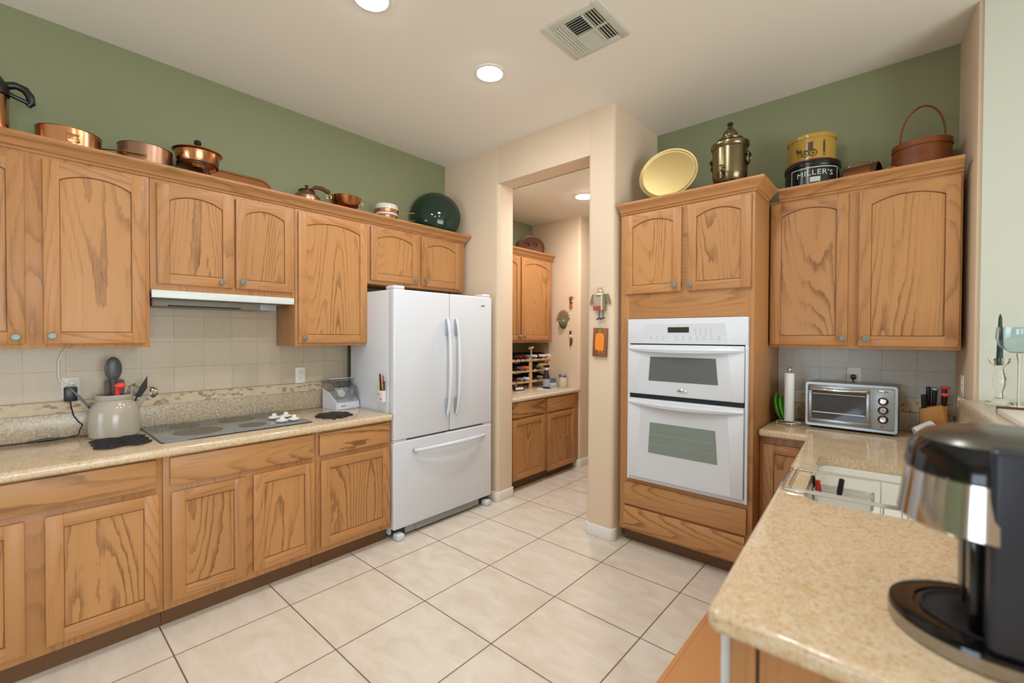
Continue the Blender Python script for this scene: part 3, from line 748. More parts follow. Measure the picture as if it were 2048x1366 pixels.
b = MB(); b.tube([(.022, .004, TH - .020), (.04, -.018, TH - .022), (.16, -.026, TH - .026), (.28, -.018, TH - .022), (.300, .004, TH - .020)], .007, CHROME, 12); b.build('handle', dd)
b = MB(); b.tube([(.036, .0075, .098), (.286, .0075, .098)], .003, PAPER, 8); b.build('wire_rack', dd)
b = MB(); b.tube([(.036, .0075, TH - .052), (.286, .0075, TH - .052)], .002, PAPER, 8); b.build('heating_element', dd)
b = MB(); b.box(.318, TW - .012, .004, .014, .034, TH - .002, P('toaster_panel', '#9EA4A6', .3, .3), .002); pp = b.build('control_panel', tz)
b = MB(); b.box(.338, .396, .0025, .0045, TH - .022, TH - .010, CHROME, .001); b.box(.345, .363, .0018, .0026, TH - .018, TH - .014, BLACKM); b.box(.371, .389, .0018, .0026, TH - .018, TH - .014, BLACKM); b.build('badge', pp)
for z in (.192, .142, .091):
    k = MB(); k.lathe([(.023, 0), (.023, .006), (.017, .008)], BLACK, 28, mtx=TR(.366, .004, z) @ RX(90)); k.lathe([(.016, .004), (.015, .016), (.012, .018), (0, .018)], CHROME, 28, mtx=TR(.366, .004, z) @ RX(90)); k.build('knob', pp)
b = MB(); b.ball((.362, .003, .050), (.006, .003, .004), RED, 12); b.build('pilot_light', pp)
for x in (.02, TW - .05):
    for y in (.03, TD - .04):
        b = MB(); b.box(x, x + .03, y, y + .02, 0, .0165, BLACKM, .002); b.build('foot', tz)

pt = thing('paper_towel_holder', 'white paper towel roll on a chrome wire stand beside the oven tower', 'paper towel holder', (2.832, 3.285, CT), 0)
b = MB(); ring = [(.068 * math.cos(2 * math.pi * i / 32), .068 * math.sin(2 * math.pi * i / 32), .016) for i in range(32)]
b.tube(ring, .003, CHROME, 8, closed=True)
b.tube([(-.068, 0, .016), (0, 0, .018), (.068, 0, .016)], .003, CHROME, 8)
for a in (20, 110, 200, 290): b.ball((.068 * math.cos(R(a)), .068 * math.sin(R(a)), .008), .008, CHROME, 12)
b.tube([(0, 0, .018), (0, 0, .345)], .004, CHROME, 8); b.ball((0, 0, .345), .013, CHROME, 16); b.build('stand', pt)
b = MB(); b.lathe([(.006, .022), (.026, .022), (.027, .026), (.027, .318), (.026, .322), (.006, .322)], PAPER, 28); b.build('paper_roll', pt)
for i, (lb, x, rr) in enumerate([('green plastic plate leaning against the oven tower, larger and further back', 2.748, .092), ('green plastic plate leaning in front of another, behind the paper towel roll', 2.772, .085)]):
    b = MB(); b.lathe([(0, 0), (rr * .6, 0), (rr * .9, .012), (rr, .022), (rr * .97, .024), (rr * .87, .015), (rr * .58, .003), (0, .003)], GREENP, 36, mtx=TR(x, 3.35, CT + rr + .002) @ RY(78))
    o = b.build('plate'); tag(o, lb, 'plate', 'green plates beside the oven tower')

def plate_outlet(name, label, mtx, duplex=True):
    o = thing(name, label, 'outlet', mtx.translation); 
    mm = mtx.copy(); mm.translation = (0, 0, 0)
    b = MB(); b.box(-.036, .036, -.006, 0, -.058, .058, WHITE, .003, mtx=mm); b.build('cover_plate', o)
    for dz in (-.021, .021):
        b = MB(); b.prism(rrect(-.016, .016, dz - .014, dz + .014, .010, 4), -.0085, -.005, WHITE, 'xz', mtx=mm)
        if duplex:
            b.box(-.008, -.005, -.0092, -.008, dz - .002, dz + .007, BLACKM, mtx=mm); b.box(.005, .008, -.0092, -.008, dz - .002, dz + .007, BLACKM, mtx=mm); b.box(-.002, .002, -.0092, -.008, dz - .010, dz - .006, BLACKM, mtx=mm)
        b.build('socket', o)
    return o
plate_outlet('wall_outlet', 'white electrical outlet above the counter, between range hood and refrigerator', TR(.0105, 1.452, 1.160) @ RZ(90))
plate_outlet('wall_outlet', 'white electrical outlet at the far left with a black adapter plugged in', TR(.0105, .240, 1.168) @ RZ(90))
plate_outlet('wall_outlet', 'white outlet on the tiles behind the toaster oven', TR(3.136, 3.5495, 1.207), False)
plate_outlet('wall_outlet', 'white outlet on the side wall right of the knife block', TR(3.6065, 3.36, 1.20) @ RZ(-85))
b = MB(); b.box(3.122, 3.150, 3.505, 3.5405, 1.192, 1.222, BLACK, .008, 3); b.tube([(3.136, 3.51, 1.205), (3.136, 3.495, 1.19), (3.137, 3.50, 1.17), (3.138, 3.53, 1.0), (3.138, 3.52, .912)], .004, BLACK, 8)
o = b.build('appliance_cable'); tag(o, 'black plug and cord behind the toaster oven', 'cord')

kb = thing('knife_block', 'wooden knife block in the right corner beside the toaster oven', 'knife block', (3.500, 3.455, CT))
b = MB(); b.prism([(-.058, 0), (.052, 0), (.052, .185), (-.058, .150)], -.055, .055, BUTCHER, 'xz', bev=.004); b.build('block', kb)
def knife(label, x, y, z, lean, mat2=None, ln=.12):
    o = thing('knife', label, 'knife', (3.500 + x, 3.455 + y, CT + z), 0, 'knives in the wooden block')
    m_ = RX(lean[0]) @ RY(lean[1])
    b = MB(); b.box(-.011, .011, -.009, .009, 0, ln, BLACK, .006, 3, mtx=m_); b.build('handle', o)
    b = MB(); b.box(-.010, .010, -.0025, .0025, -.06, .004, STEEL, mtx=m_); b.build('blade', o)
    if mat2:
        b = MB(); b.ball((0, -.004, ln), (.019, .014, .010), mat2, 16, mtx=m_); b.build('end_cap', o)
knife('black handled knife leaning left in the wooden block', -.040, -.035, .150, (14, -3), None, .085)
knife('tall black handled knife at the back of the wooden block', -.022, .03, .158, (6, 0), None, .115)
knife('black knife with a steel ended handle in the middle of the block', .0, .0, .165, (10, 2), P('steel_butt', '#9FB7C4', .2, .6), .100)
knife('black handled knife with a red end, lower of the two red ones', .040, -.045, .172, (14, 2), CORAL, .070)
knife('black handled knife with a red end, upper of the two red ones', .040, .02, .176, (4, 2), CORAL, .095)

mg = thing('cup', 'white cup tipped on its side in front of the knife block', 'cup', (3.462, 3.315, CT + .046), 0)
b = MB(); b.lathe([(0, -.045), (.030, -.045), (.036, -.035), (.038, .045), (.035, .045), (.033, -.03), (0, -.036)], WHITE, 32, mtx=RZ(25) @ RY(62)); b.build('body', mg)
b = MB(); b.ball((.052, .03, .040), .012, CORAL, 14); b.build('red_tip', mg)
b = MB(); b.lathe([(0, 0), (.033, 0), (.036, .01), (.036, .13), (.032, .155), (.020, .172), (0, .178)], P('pale_bottle', '#D6E3DC', .3), 28, c=(3.580, 2.83, CT)); o = b.build('soap_bottle'); tag(o, 'pale round topped bottle beside the half wall, mostly hidden by the coffee maker', 'bottle')

rk = thing('sink_rack', 'chrome wire dish rack laid across the white sink', 'dish rack', (3.34, 2.02, CT))
def rw(u, v, z): q = pen(u, v); return (q[0] - 3.34, q[1] - 2.02, z)
def rrw(u0, u1, v0, v1, r, z): return [rw(*p, z) for p in rrect(u0, u1, v0, v1, r, 5)]
b = MB(); b.tube(rrw(.012, .56, .815, 1.130, .02, .006), .0045, CHROME, 8, closed=True); b.build('outer_frame', rk)
b = MB(); b.tube(rrw(.035, .50, .83, 1.115, .015, .008), .003, CHROME, 8, closed=True); b.build('inner_frame', rk)
for u in (.075, .30, .36, .45):
    b = MB(); b.tube([rw(u, .832, .006), rw(u, .836, -.13), rw(u, .85, -.145), rw(u, 1.09, -.145), rw(u, 1.108, -.13), rw(u, 1.113, .006)], .0025, CHROME, 6); b.build('wire', rk)
b = MB()
for i in range(5): b.tube([rw(.078, .86 + i * .05, .004), rw(.080, .86 + i * .05, -.13)], .002, CHROME, 6)
b.tube([rw(.078, .85, -.05), rw(.078, 1.07, -.05)], .002, CHROME, 6); b.tube([rw(.080, .85, -.13), rw(.080, 1.07, -.13)], .002, CHROME, 6); b.build('side_grid', rk)
uc = thing('utensil_caddy', 'white plastic utensil caddy inside the white sink', 'utensil caddy', (*pen(.184, .83), .692))
b = MB()
cr_ = lambda e, z, r=.02: [(x, y, z) for x, y in rrect(-.085 - e, .085 + e, -.058 - e, .058 + e, r, 4)]
b.loft([cr_(-.008, .0), cr_(0, .006), cr_(.005, .160), cr_(.001, .160), cr_(-.006, .01), cr_(-.02, .008)], SINKW, cap0=True); b.build('bin', uc)
b = MB(); b.box(.086, .096, -.045, .045, .12, .168, P('caddy_grey', '#A7ABAB', .5), .003); b.build('clip', uc)
for lb, dx, dy, mt, hgt, ln_ in (('black handled utensil standing in the sink caddy, left', -.055, .03, BLACKM, .19, (4, -14)), ('black handled utensil standing in the sink caddy, right', -.030, .03, BLACKM, .195, (5, 8)), ('red handled utensil in the sink caddy', -.055, -.02, RED, .18, (-3, -8))):
    o = thing('utensil', lb, 'utensil', (uc.location.x + dx, uc.location.y + dy, .704), 0, 'utensils in the sink caddy'); m_ = RX(ln_[0]) @ RY(ln_[1])
    b = MB(); b.tube([(0, 0, .0), (0, 0, .12)], .004, STEEL, 8, mtx=m_); b.build('shaft', o)
    b = MB(); b.tube([(0, 0, .12), (0, 0, .14), (0, 0, hgt)], [.006, .010, .009], mt, 12, mtx=m_); b.build('handle', o)

# ledge objects
cs = thing('candlestick', 'clear glass candlestick on the pale ledge at the right edge', 'candlestick', (3.700, 3.02, 1.1505))
b = MB(); b.lathe([(0, 0), (.045, 0), (.046, .010), (.030, .018), (.014, .030), (.012, .06), (.020, .085), (.022, .12), (.014, .150), (.016, .17), (.034, .195), (.036, .212), (.014, .212), (.012, .18), (0, .178)], GLASS, 32); b.build('glass_stem', cs)
b = MB(); b.lathe([(0, .181), (.0110, .181), (.0115, .20), (.006, .395), (.002, .412), (0, .414)], WAXG, 20, c=(3.700, 3.02, 1.1505)); o = b.build('candle'); tag(o, 'dark green taper candle in the glass candlestick', 'candle')
wg = thing('wine_glass', 'blue bowled wine glass on the ledge, cut by the right edge', 'wine glass', (3.752, 2.96, 1.1505))
b = MB(); b.lathe([(0, 0), (.036, 0), (.036, .003), (.008, .008), (.005, .02), (.005, .20), (.010, .235)], GLASS, 32); b.build('stem', wg)
b = MB(); b.lathe([(0, .236), (.03, .240), (.062, .268), (.074, .305), (.070, .352), (.068, .352), (.072, .305), (.060, .270), (.03, .243), (0, .239)], GLASSBL, 36); b.build('bowl', wg)
bx = thing('tray', 'white tray with a dark end lying on the ledge at the right edge', 'tray', (3.72, 2.45, 1.1505), R(3))
b = MB(); b.box(-.055, .06, -.25, .20, 0, .022, WHITE, .004); b.build('top', bx)
b = MB(); b.box(-.055, .06, .2005, .215, 0, .030, DKWOOD, .002); b.build('end_piece', bx)

# ================================================================== things on the left counter
crk = thing('utensil_crock', 'grey beige stoneware crock full of utensils, left of the cooktop', 'crock', (.150, .400, CT))
b = MB(); b.lathe([(0, 0), (.098, 0), (.106, .008), (.109, .06), (.107, .12), (.098, .165), (.080, .188), (.074, .196), (.078, .202), (.080, .222), (.077, .226), (.071, .224), (.070, .20), (.08, .18), (.095, .15), (.10, .05), (.09, .012), (0, .010)], CROCK, 48); b.build('pot', crk)
GUt = 'utensils in the stoneware crock'
def uten(label, parts, base, lean, cat='utensil', name='utensil'):
    o = thing(name, label, cat, (.150 + base[0], .400 + base[1], CT + .03), 0, GUt)
    m_ = RZ(lean[2] if len(lean) > 2 else 0) @ RX(lean[0]) @ RY(lean[1])
    for nm, fn in parts:
        b = MB(); fn(b, m_); b.build(nm, o)
uten('large grey slotted spoon standing upright, tallest in the crock', [('handle', lambda b, m_: b.tube([(0, 0, 0), (0, 0, .24), (0, 0, .28)], [.006, .008, .011], P('grey_nylon', '#4A4E4E', .35), 12, mtx=m_)), ('spoon_bowl', lambda b, m_: b.ball((0, 0, .335), (.014, .036, .066), bpy.data.materials['grey_nylon'], 20, mtx=m_))], (.0, -.005), (0, 2, 0), 'spoon', 'spoon')
uten('black pointed knife-like spatula leaning far left in the crock', [('handle', lambda b, m_: b.tube([(0, 0, 0), (0, 0, .17)], .005, BLACKM, 10, mtx=m_)), ('blade', lambda b, m_: b.prism([(-.007, .16), (.007, .16), (.007, .24), (-.003, .31)], -.002, .002, P('dark_steel', '#3B3C3C', .3, .6), 'xz', mtx=m_ @ RZ(90)))], (.0, -.012), (33, 0, 0), 'spatula', 'spatula')
uten('red handled spatula with dark wooden head in the crock', [('handle', lambda b, m_: b.tube([(0, 0, 0), (0, 0, .20), (0, 0, .245)], [.008, .013, .013], RED, 12, mtx=m_)), ('grip_end', lambda b, m_: b.ball((.006, .008, .25), (.020, .026, .016), CORAL, 14, mtx=m_))], (.035, -.005), (-3, 6, 0), 'spatula', 'spatula')
uten('broad brown wooden spatula behind the red handle in the crock', [('handle', lambda b, m_: b.tube([(0, 0, 0), (0, 0, .2)], .006, DKWOOD, 10, mtx=m_)), ('head', lambda b, m_: b.prism(rrect(-.045, .040, .19, .275, .018, 4), -.004, .004, DKWOOD, 'xz', mtx=m_ @ RZ(90)))], (-.035, .0), (-2, -3, 0), 'spatula', 'spatula')
uten('black triangular turner leaning right in the crock', [('handle', lambda b, m_: b.tube([(0, 0, 0), (0, 0, .2)], .005, BLACKM, 10, mtx=m_)), ('head', lambda b, m_: b.prism([(-.016, .19), (.016, .19), (.022, .25), (-.004, .31)], -.002, .002, BLACKM, 'xz', mtx=m_ @ RZ(90)))], (-.01, .02), (-24, 0, 0), 'turner', 'turner')
uten('steel ladle hooked over the right rim of the crock', [('handle', lambda b, m_: b.tube([(0, 0, 0), (0, 0, .22)], .004, STEEL, 10, mtx=m_)), ('ladle_bowl', lambda b, m_: b.lathe([(0, -.026), (.02, -.022), (.033, -.006), (.036, .008), (.033, .008), (.03, -.004), (.018, -.018), (0, -.022)], CHROME, 28, mtx=m_ @ TR(0, .012, .235) @ RX(125)))], (.02, .03), (-30, 4, 0), 'ladle', 'ladle')
uten('wire whisk with steel loops in the middle of the crock', [('handle', lambda b, m_: b.tube([(0, 0, 0), (0, 0, .17)], .006, STEEL, 10, mtx=m_)), ('loops', lambda b, m_: [b.tube([(0, 0, .17), (.022 * math.cos(a), .022 * math.sin(a), .21), (.024 * math.cos(a), .024 * math.sin(a), .235), (0, 0, .258), (-.024 * math.cos(a), -.024 * math.sin(a), .235), (-.022 * math.cos(a), -.022 * math.sin(a), .21), (0, 0, .17)], .0018, STEEL, 6, mtx=m_) for a in (0, .8, 1.6, 2.4)])], (.01, .03), (-12, 2, 0), 'whisk', 'whisk')

ad = thing('power_adapter', 'black power adapter plugged in the far left outlet', 'adapter', (.019, .236, 1.14))
b = MB(); b.box(.0, .040, -.025, .026, -.040, .036, BLACK, .004); b.build('body', ad)
b = MB(); b.tube([(.02, 0, -.04), (.02, .002, -.07), (.014, .012, -.12), (.012, .030, -.155), (.014, .046, -.175), (.012, .036, -.20), (.014, .030, -.226), (.03, .01, -.229), (.05, -.06, -.230), (.06, -.16, -.231), (.05, -.30, -.231), (.06, -.60, -.231)], .003, BLACK, 8)
b.tube([(.045, -.02, -.229), (.05, -.09, -.2275), (.056, -.16, -.229)], [.004, .009, .004], BLACK, 8); b.build('cable', ad)
b = MB(); b.tube([(.05, -.10, -.222), (.05, -.13, -.19), (.052, -.10, -.172), (.055, -.06, -.18), (.05, -.07, -.21)], .0018, GREYP, 6); b.build('cable_tie', ad)
pc = thing('charging_cable', 'white cord running from the far left outlet up under the cabinet', 'cord', (.024, .236, 1.195))
b = MB(); b.tube([(.006, .014, -.004), (.022, .006, -.010), (.022, -.020, -.006), (.016, -.040, .02), (.012, -.043, .06), (.010, -.042, .125), (.012, -.030, .16), (.02, -.008, .192)], .0042, WHITE, 8); b.build('cable', pc)
b = MB(); b.box(-.004, .012, -.004, .020, -.014, .010, WHITE, .004); b.build('plug', pc)

# trivets
t1 = thing('trivet', 'black openwork rubber trivet in front of the stoneware crock', 'trivet', (.395, .395, CT))
b = MB()
for i in range(3):
    for j in range(2):
        cx, cy = -.085 + i * .085, -.05 + j * .10
        pts = [(cx + (.043 + .006 * math.cos(3 * a)) * math.cos(a), cy + (.050 + .008 * math.cos(4 * a)) * math.sin(a), .008) for a in [2 * math.pi * k / 24 for k in range(24)]]
        b.tube(pts, .0055, BLACKM, 8, closed=True)
        b.tube([(cx - .04, cy, .008), (cx, cy, .010), (cx + .04, cy, .008)], .0045, BLACKM, 8); b.tube([(cx, cy - .048, .008), (cx, cy + .048, .008)], .0045, BLACKM, 8)
o = b.build('lattice', t1)
b = MB()
leaf = []
for k in range(72):
    a = 2 * math.pi * k / 72; rr = 1 + .07 * math.cos(7 * a) + .05 * math.cos(13 * a + 1)
    leaf.append((.455 + .115 * rr * math.cos(a), 1.490 + .112 * rr * math.sin(a)))
b.prism(leaf, CT + .001, CT + .012, P('leaf_trivet', '#24241F', .6), 'xy', bev=.003)
b.tube([(.555, 1.44, CT + .007), (.60, 1.425, CT + .008)], [.010, .007], bpy.data.materials['leaf_trivet'], 10)
o = b.build('trivet'); tag(o, 'dark leaf shaped iron trivet on the counter right of the cooktop', 'trivet')

# gadget in its display package
pk = thing('gadget_package', 'white and clear plastic package standing on the counter beside the refrigerator', 'package', (.150, 1.700, CT), R(4))
b = MB(); 
for y in (-.094, .088): b.prism([(-.10, 0), (.10, 0), (.088, .052), (.0, .115), (-.10, .148)], y, y + .006, P('pack_white', '#D6D8E4', .6), 'xz')
b.box(.094, .100, -.088, .088, 0, .050, bpy.data.materials['pack_white']); b.box(-.10, .10, -.088, .088, 0, .004, bpy.data.materials['pack_white'])
b.prism([(.094, .045), (.086, .052), (-.095, .118), (-.099, .112)], -.088, .088, P('pack_insert', '#CDD0D3', .5), 'xz'); b.build('carton', pk)
b = MB(); b.box(.1003, .1008, -.06, -.02, .02, .03, P('pack_print', '#9498A2', .6)); b.build('print', pk)
b = MB()
prof = [(.095, .053), (.080, .13), (.062, .16), (-.02, .190), (-.10, .198)]
for y in (-.088, .086): b.prism(prof + [(-.10, .150), (.0, .117)], y, y + .0015, CLAM, 'xz')
for p, q in zip(prof, prof[1:]): b.prism([p, q, (q[0] - .001, q[1] - .0015), (p[0] - .0015, p[1] - .001)], -.0865, .086, CLAM, 'xz')
b.build('blister', pk)
b = MB(); b.box(-.11, .05, -.095, .095, .218, .224, P('pack_lid', '#BFC2C6', .3), .002, mtx=RY(-6)); b.tube([(.0, -.085, .205), (.02, 0, .21), (.0, .085, .205)], .008, CLAM, 10); b.build('lid', pk)
b = MB(); b.lathe([(0, .0), (.032, .004), (.045, .03), (.040, .062), (.02, .075)], CLAM, 28, mtx=TR(.03, -.035, .075) @ RY(-20)); b.lathe([(0, 0), (.03, 0), (.03, .008), (0, .010)], P('cream_disc', '#E8E0BE', .5), 24, mtx=TR(.055, -.035, .115) @ RY(60)); b.build('cup', pk)
b = MB()
for y in (.015, .028, .04): b.tube([(.08, y + .015, .065), (-.02, y - .012, .15)], .004, GREYP, 8)
b.build('tines', pk)
b = MB(); b.ball((.035, .062, .105), (.03, .022, .042), P('pack_grey', '#8C8C86', .3, .5), 18); b.build('beater', pk)

# pen holder on the refrigerator side
ph = thing('pen_holder', 'small white magnetic pen holder on the side of the refrigerator', 'pen holder', (.575, 1.8015, .982))
b = MB(); b.box(-.034, .034, -.030, -.002, 0, .004, WHITE); b.box(-.034, .034, -.032, -.029, 0, .082, WHITE, .001); b.box(-.034, .034, -.004, -.0005, 0, .082, WHITE); b.box(-.034, -.031, -.030, -.003, .004, .082, WHITE); b.box(.031, .034, -.030, -.003, .004, .082, WHITE); b.build('pocket', ph)
for x, z in ((-.016, .055), (.012, .022)):
    b = MB(); b.ball((x, -.032, z), (.007, .003, .007), RED, 14); b.build('red_dot', ph)
def pen_(label, x, mat, h, mat2, lean=0, r=.0045):
    o = thing('pen', label, 'pen', (.575 + x, 1.786, .988), 0, 'pens in the holder on the refrigerator')
    b = MB(); b.tube([(0, 0, 0), (0, 0, h * .66)], r, mat, 10, mtx=RY(lean)); b.build('barrel', o)
    b = MB(); b.tube([(0, 0, h * .66), (0, 0, h * .97), (0, 0, h)], [r * 1.08, r * 1.0, r * .5], mat2, 10, mtx=RY(lean)); b.build('cap', o)
pen_('yellow highlighter, leftmost pen in the refrigerator holder', -.022, YEL, .145, YEL, -4, .006)
pen_('tall black marker in the refrigerator pen holder', -.006, BLACK, .195, BLACK, -5, .006)
pen_('silver pen beside the black marker in the refrigerator holder', .006, STEEL, .145, GREYP, 2)
pen_('orange pen with red tip in the refrigerator holder', .016, ORANGE, .185, RED, 1)
pen_('black pen at the right end of the refrigerator holder', .026, BLACK, .145, BLACK, 2)

# ================================================================== copper and pots above the left wall cabinets
TZ = 2.3125
pr = thing('percolator', 'tall copper percolator with black lid and handle at the top left corner', 'percolator', (.19, -.035, TZ))
b = MB(); b.lathe([(0, 0), (.070, 0), (.074, .01), (.066, .14), (.064, .265), (.058, .275), (0, .276)], COPPER, 40); b.build('body', pr)
b = MB(); b.lathe([(.068, .262), (.070, .285), (.066, .31), (.045, .345), (.015, .365), (.012, .385), (0, .387)], BLACK, 36); b.build('lid', pr)
b = MB(); b.tube([(.0, .055, .315), (.0, .085, .328), (.0, .115, .320), (.0, .132, .295), (.0, .137, .262), (.0, .125, .245)], [.018, .017, .018, .017, .015, .010], BLACK, 12); b.tube([(.0, .058, .285), (.0, .08, .275), (.0, .105, .268), (.0, .125, .262)], .010, BLACK, 10); b.build('handle', pr)
def pan(label, y, r, h, mat, hand=True, x=.185, name='saucepan', thick=.004):
    o = thing(name, label, 'pan', (x, y, TZ))
    b = MB(); b.lathe([(0, 0), (r - .01, 0), (r, .01), (r, h), (r + .002, h + .003), (r - thick, h + .002), (r - thick, .008), (0, .006)], mat, 56); b.build('body', o)
    return o
o = pan('wide shiny copper saute pan with a brass handle, second from the left on the cabinets', .232, .122, .158, COPPER, name='saute_pan')
b = MB(); b.tube([(.03, .116, .115), (.06, .165, .118), (.10, .22, .112), (.14, .285, .105)], [.008, .006, .006, .007], BRASS, 10, flat=.5); b.build('handle', o)
b = MB(); b.box(.118, .128, -.02, .03, .09, .13, COPPER, .003); b.ball((.128, -.01, .11), .006, BRASS, 10); b.ball((.128, .02, .11), .006, BRASS, 10); b.build('bracket', o)
o = pan('dull copper saucepan between the saute pan and the chafing dish', .535, .120, .175, COPD)
ch = thing('chafing_dish', 'covered copper chafing dish on a dark wire stand', 'chafing dish', (.204, .775, TZ))
b = MB(); b.lathe([(0, .128), (.06, .130), (.092, .146), (.106, .172), (.112, .218), (.126, .225), (.124, .229), (.108, .222)], COPPER, 48); b.build('pan', ch)
b = MB(); b.lathe([(.122, .229), (.10, .240), (.06, .249), (.03, .254), (.014, .262), (0, .262)], COPPER, 48); lid = b.build('lid', ch)
b = MB(); b.lathe([(.008, .260), (.010, .272), (.020, .284), (.016, .300), (0, .303)], BLACK, 20); b.build('knob', lid)
b = MB(); ring = [(.100 * math.cos(2 * math.pi * i / 36), .100 * math.sin(2 * math.pi * i / 36), .152) for i in range(36)]
b.tube(ring, .005, BLACKM, 8, closed=True)
for a in (10, 130, 250): b.tube([(.100 * math.cos(R(a)), .100 * math.sin(R(a)), .152), (.118 * math.cos(R(a)), .118 * math.sin(R(a)), .004)], .004, BLACKM, 8)
b.build('stand', ch)
b = MB(); b.lathe([(0, .0), (.05, .0), (.055, .085), (.03, .105), (0, .106)], CHROME, 28); b.build('burner', ch)
# copper tray leaning on the wall
tr_ = thing('tray', 'rectangular copper tray with rounded corners leaning on the sage wall', 'tray', (.118, 1.02, TZ), R(90))
b = MB(); mm = RX(-14)
outl = rrect(-.185, .205, .003, .205, .06, 8)
b.prism(outl, -.003, .003, COPT, 'xz', mtx=mm)
o = b.build('plate', tr_)
b = MB(); b.tube([(x, -.004, z) for x, z in outl], .0065, COPT, 8, closed=True, mtx=mm); b.build('rim', tr_)
tk = thing('lidded_pot', 'squat copper pot with a long dark handle, between tray and copper bowl', 'pot', (.19, 1.425, TZ))
b = MB(); b.lathe([(0, 0), (.07, 0), (.092, .045), (.096, .085), (.086, .122), (.060, .146), (.052, .156), (.056, .160), (0, .160)], COPD, 40); b.build('body', tk)
b = MB(); b.lathe([(.055, .161), (.050, .170), (.02, .178), (.008, .182), (.008, .192), (.013, .204), (0, .208)], P('dark_copper', '#4A2B1C', .3, .8), 28); b.build('lid', tk)
b = MB(); b.tube([(.025, .02, .175), (.04, .045, .194), (.070, .075, .186), (.105, .112, .160), (.108, .116, .157)], [.010, .013, .015, .016, .010], P('handle_wood', '#5A3524', .4), 12); b.build('handle', tk)
bw = thing('mixing_bowl', 'round bottomed copper mixing bowl with small ring handles', 'bowl', (.19, 1.715, TZ))
b = MB(); b.lathe([(0, .070), (.035, .073), (.070, .092), (.097, .128), (.112, .178), (.115, .182), (.110, .182), (.093, .130), (.066, .097), (.03, .078), (0, .076)], COPPER, 48)
b.lathe([(.055, .0), (.055, .006), (.030, .020), (.028, .072)], COPPER, 32); b.build('body', bw)
for s_ in (-1, 1):
    b = MB(); b.tube([(0, s_ * .109 + s_ * (.018 - .018 * math.cos(2 * math.pi * i / 16)), .160 + .016 * math.sin(2 * math.pi * i / 16)) for i in range(16)], .003, BRASS, 8, closed=True); b.build('ring_handle', bw)
db = thing('double_boiler', 'small copper and white ceramic double boiler with two brass handles', 'double boiler', (.19, 2.072, TZ))
b = MB(); b.lathe([(0, 0), (.082, 0), (.086, .008), (.086, .112), (.082, .113), (0, .113)], COPPER, 44); b.build('lower_pan', db)
b = MB(); b.lathe([(.086, .113), (.094, .118), (.094, .128), (.088, .136)], CERAM, 44); b.build('ceramic_collar', db)
b = MB(); b.lathe([(.088, .136), (.097, .139), (.097, .160), (.090, .163)], COPPER, 44); b.build('upper_pan', db)
b = MB(); b.lathe([(.090, .163), (.094, .166), (.093, .190), (.086, .204), (.080, .206), (0, .202)], CERAM, 44); b.build('ceramic_liner', db)
for z, dz in ((.090, .045), (.150, .050)):
    b = MB(); b.tube([(-.005, .084, z), (.0, .16, z + dz * .5), (.0, .275, z + dz)], [.004, .0035, .004], BRASS, 8); b.build('handle', db)
wk = thing('wok', 'large glossy dark green enamel wok leaning in the corner on the cabinets', 'wok', (.185, 2.585, TZ))
mw = RZ(-36) @ TR(0, 0, .226) @ RY(82)
b = MB(); b.lathe([(0, .118), (.045, .116), (.09, .106), (.15, .078), (.195, .040), (.220, .004), (.223, 0), (.217, .0), (.19, .034), (.145, .07), (.085, .098), (0, .108)], WOK, 64, mtx=mw); b.build('bowl', wk)
b = MB(); b.tube([(.212 * math.cos(R(a)), .212 * math.sin(R(a)), .024 + .004) for a in range(25, 50, 4)], .004, WOK, 8, mtx=mw @ RZ(-75)); b.build('rim_handle', wk)

# ================================================================== things above the oven tower and right cabinets
bt = thing('tray', 'oval brass tray standing on a small stand on the oven tower', 'tray', (2.135, 3.05, TZ))
mt_ = TR(0, 0, .268) @ RX(90 - 12) @ RZ(-18)
def oval(r, z, kx=1.16): return [(kx * r * math.cos(2 * math.pi * i / 64), r * math.sin(2 * math.pi * i / 64), z) for i in range(64)]
b = MB(); b.loft([oval(.176, -.002), oval(.182, .010), oval(.178, .012), oval(.170, .010), oval(.164, .004), oval(.160, .0022), oval(.157, .002), oval(.150, .002), oval(.05, .002), oval(.01, .002)], BRASST, cap0=True, mtx=mt_); b.build('plate', bt)
b = MB()
for x in (-.09, .09): b.tube([(x, -.07, .004), (x, -.075, .05), (x, -.060, .085)], .003, CLAM if False else STEEL, 8); b.tube([(x, -.07, .004), (x, .06, .004), (x, .03, .12)], .003, STEEL, 8)
b.tube([(-.09, .06, .004), (.09, .06, .004)], .003, STEEL, 8); b.build('easel', bt)
ur = thing('urn', 'aged brass samovar style urn with ring handles on the oven tower', 'urn', (2.540, 3.03, TZ))
b = MB(); b.lathe([(0, 0), (.055, 0), (.057, .012), (.045, .025), (.025, .045), (.022, .07), (.03, .085)], BRONZE, 36); b.build('foot', ur)
b = MB(); b.lathe([(.0, .085), (.05, .088), (.085, .105), (.098, .135), (.100, .16), (.100, .310), (.106, .316), (.111, .330), (.110, .345), (.102, .350), (.06, .352), (0, .352)], BRONZE, 48); b.build('body', ur)
b = MB(); b.lathe([(.050, .353), (.052, .362), (.074, .366), (.076, .374), (.066, .384), (.042, .392), (.044, .404), (.040, .420), (.030, .436), (.018, .446), (.016, .456), (.012, .462)], BRONZE, 40); lo = b.build('lid', ur)
b = MB(); b.lathe([(.012, .462), (.018, .470), (.016, .482), (0, .486)], BLACK, 20); b.build('finial', lo)
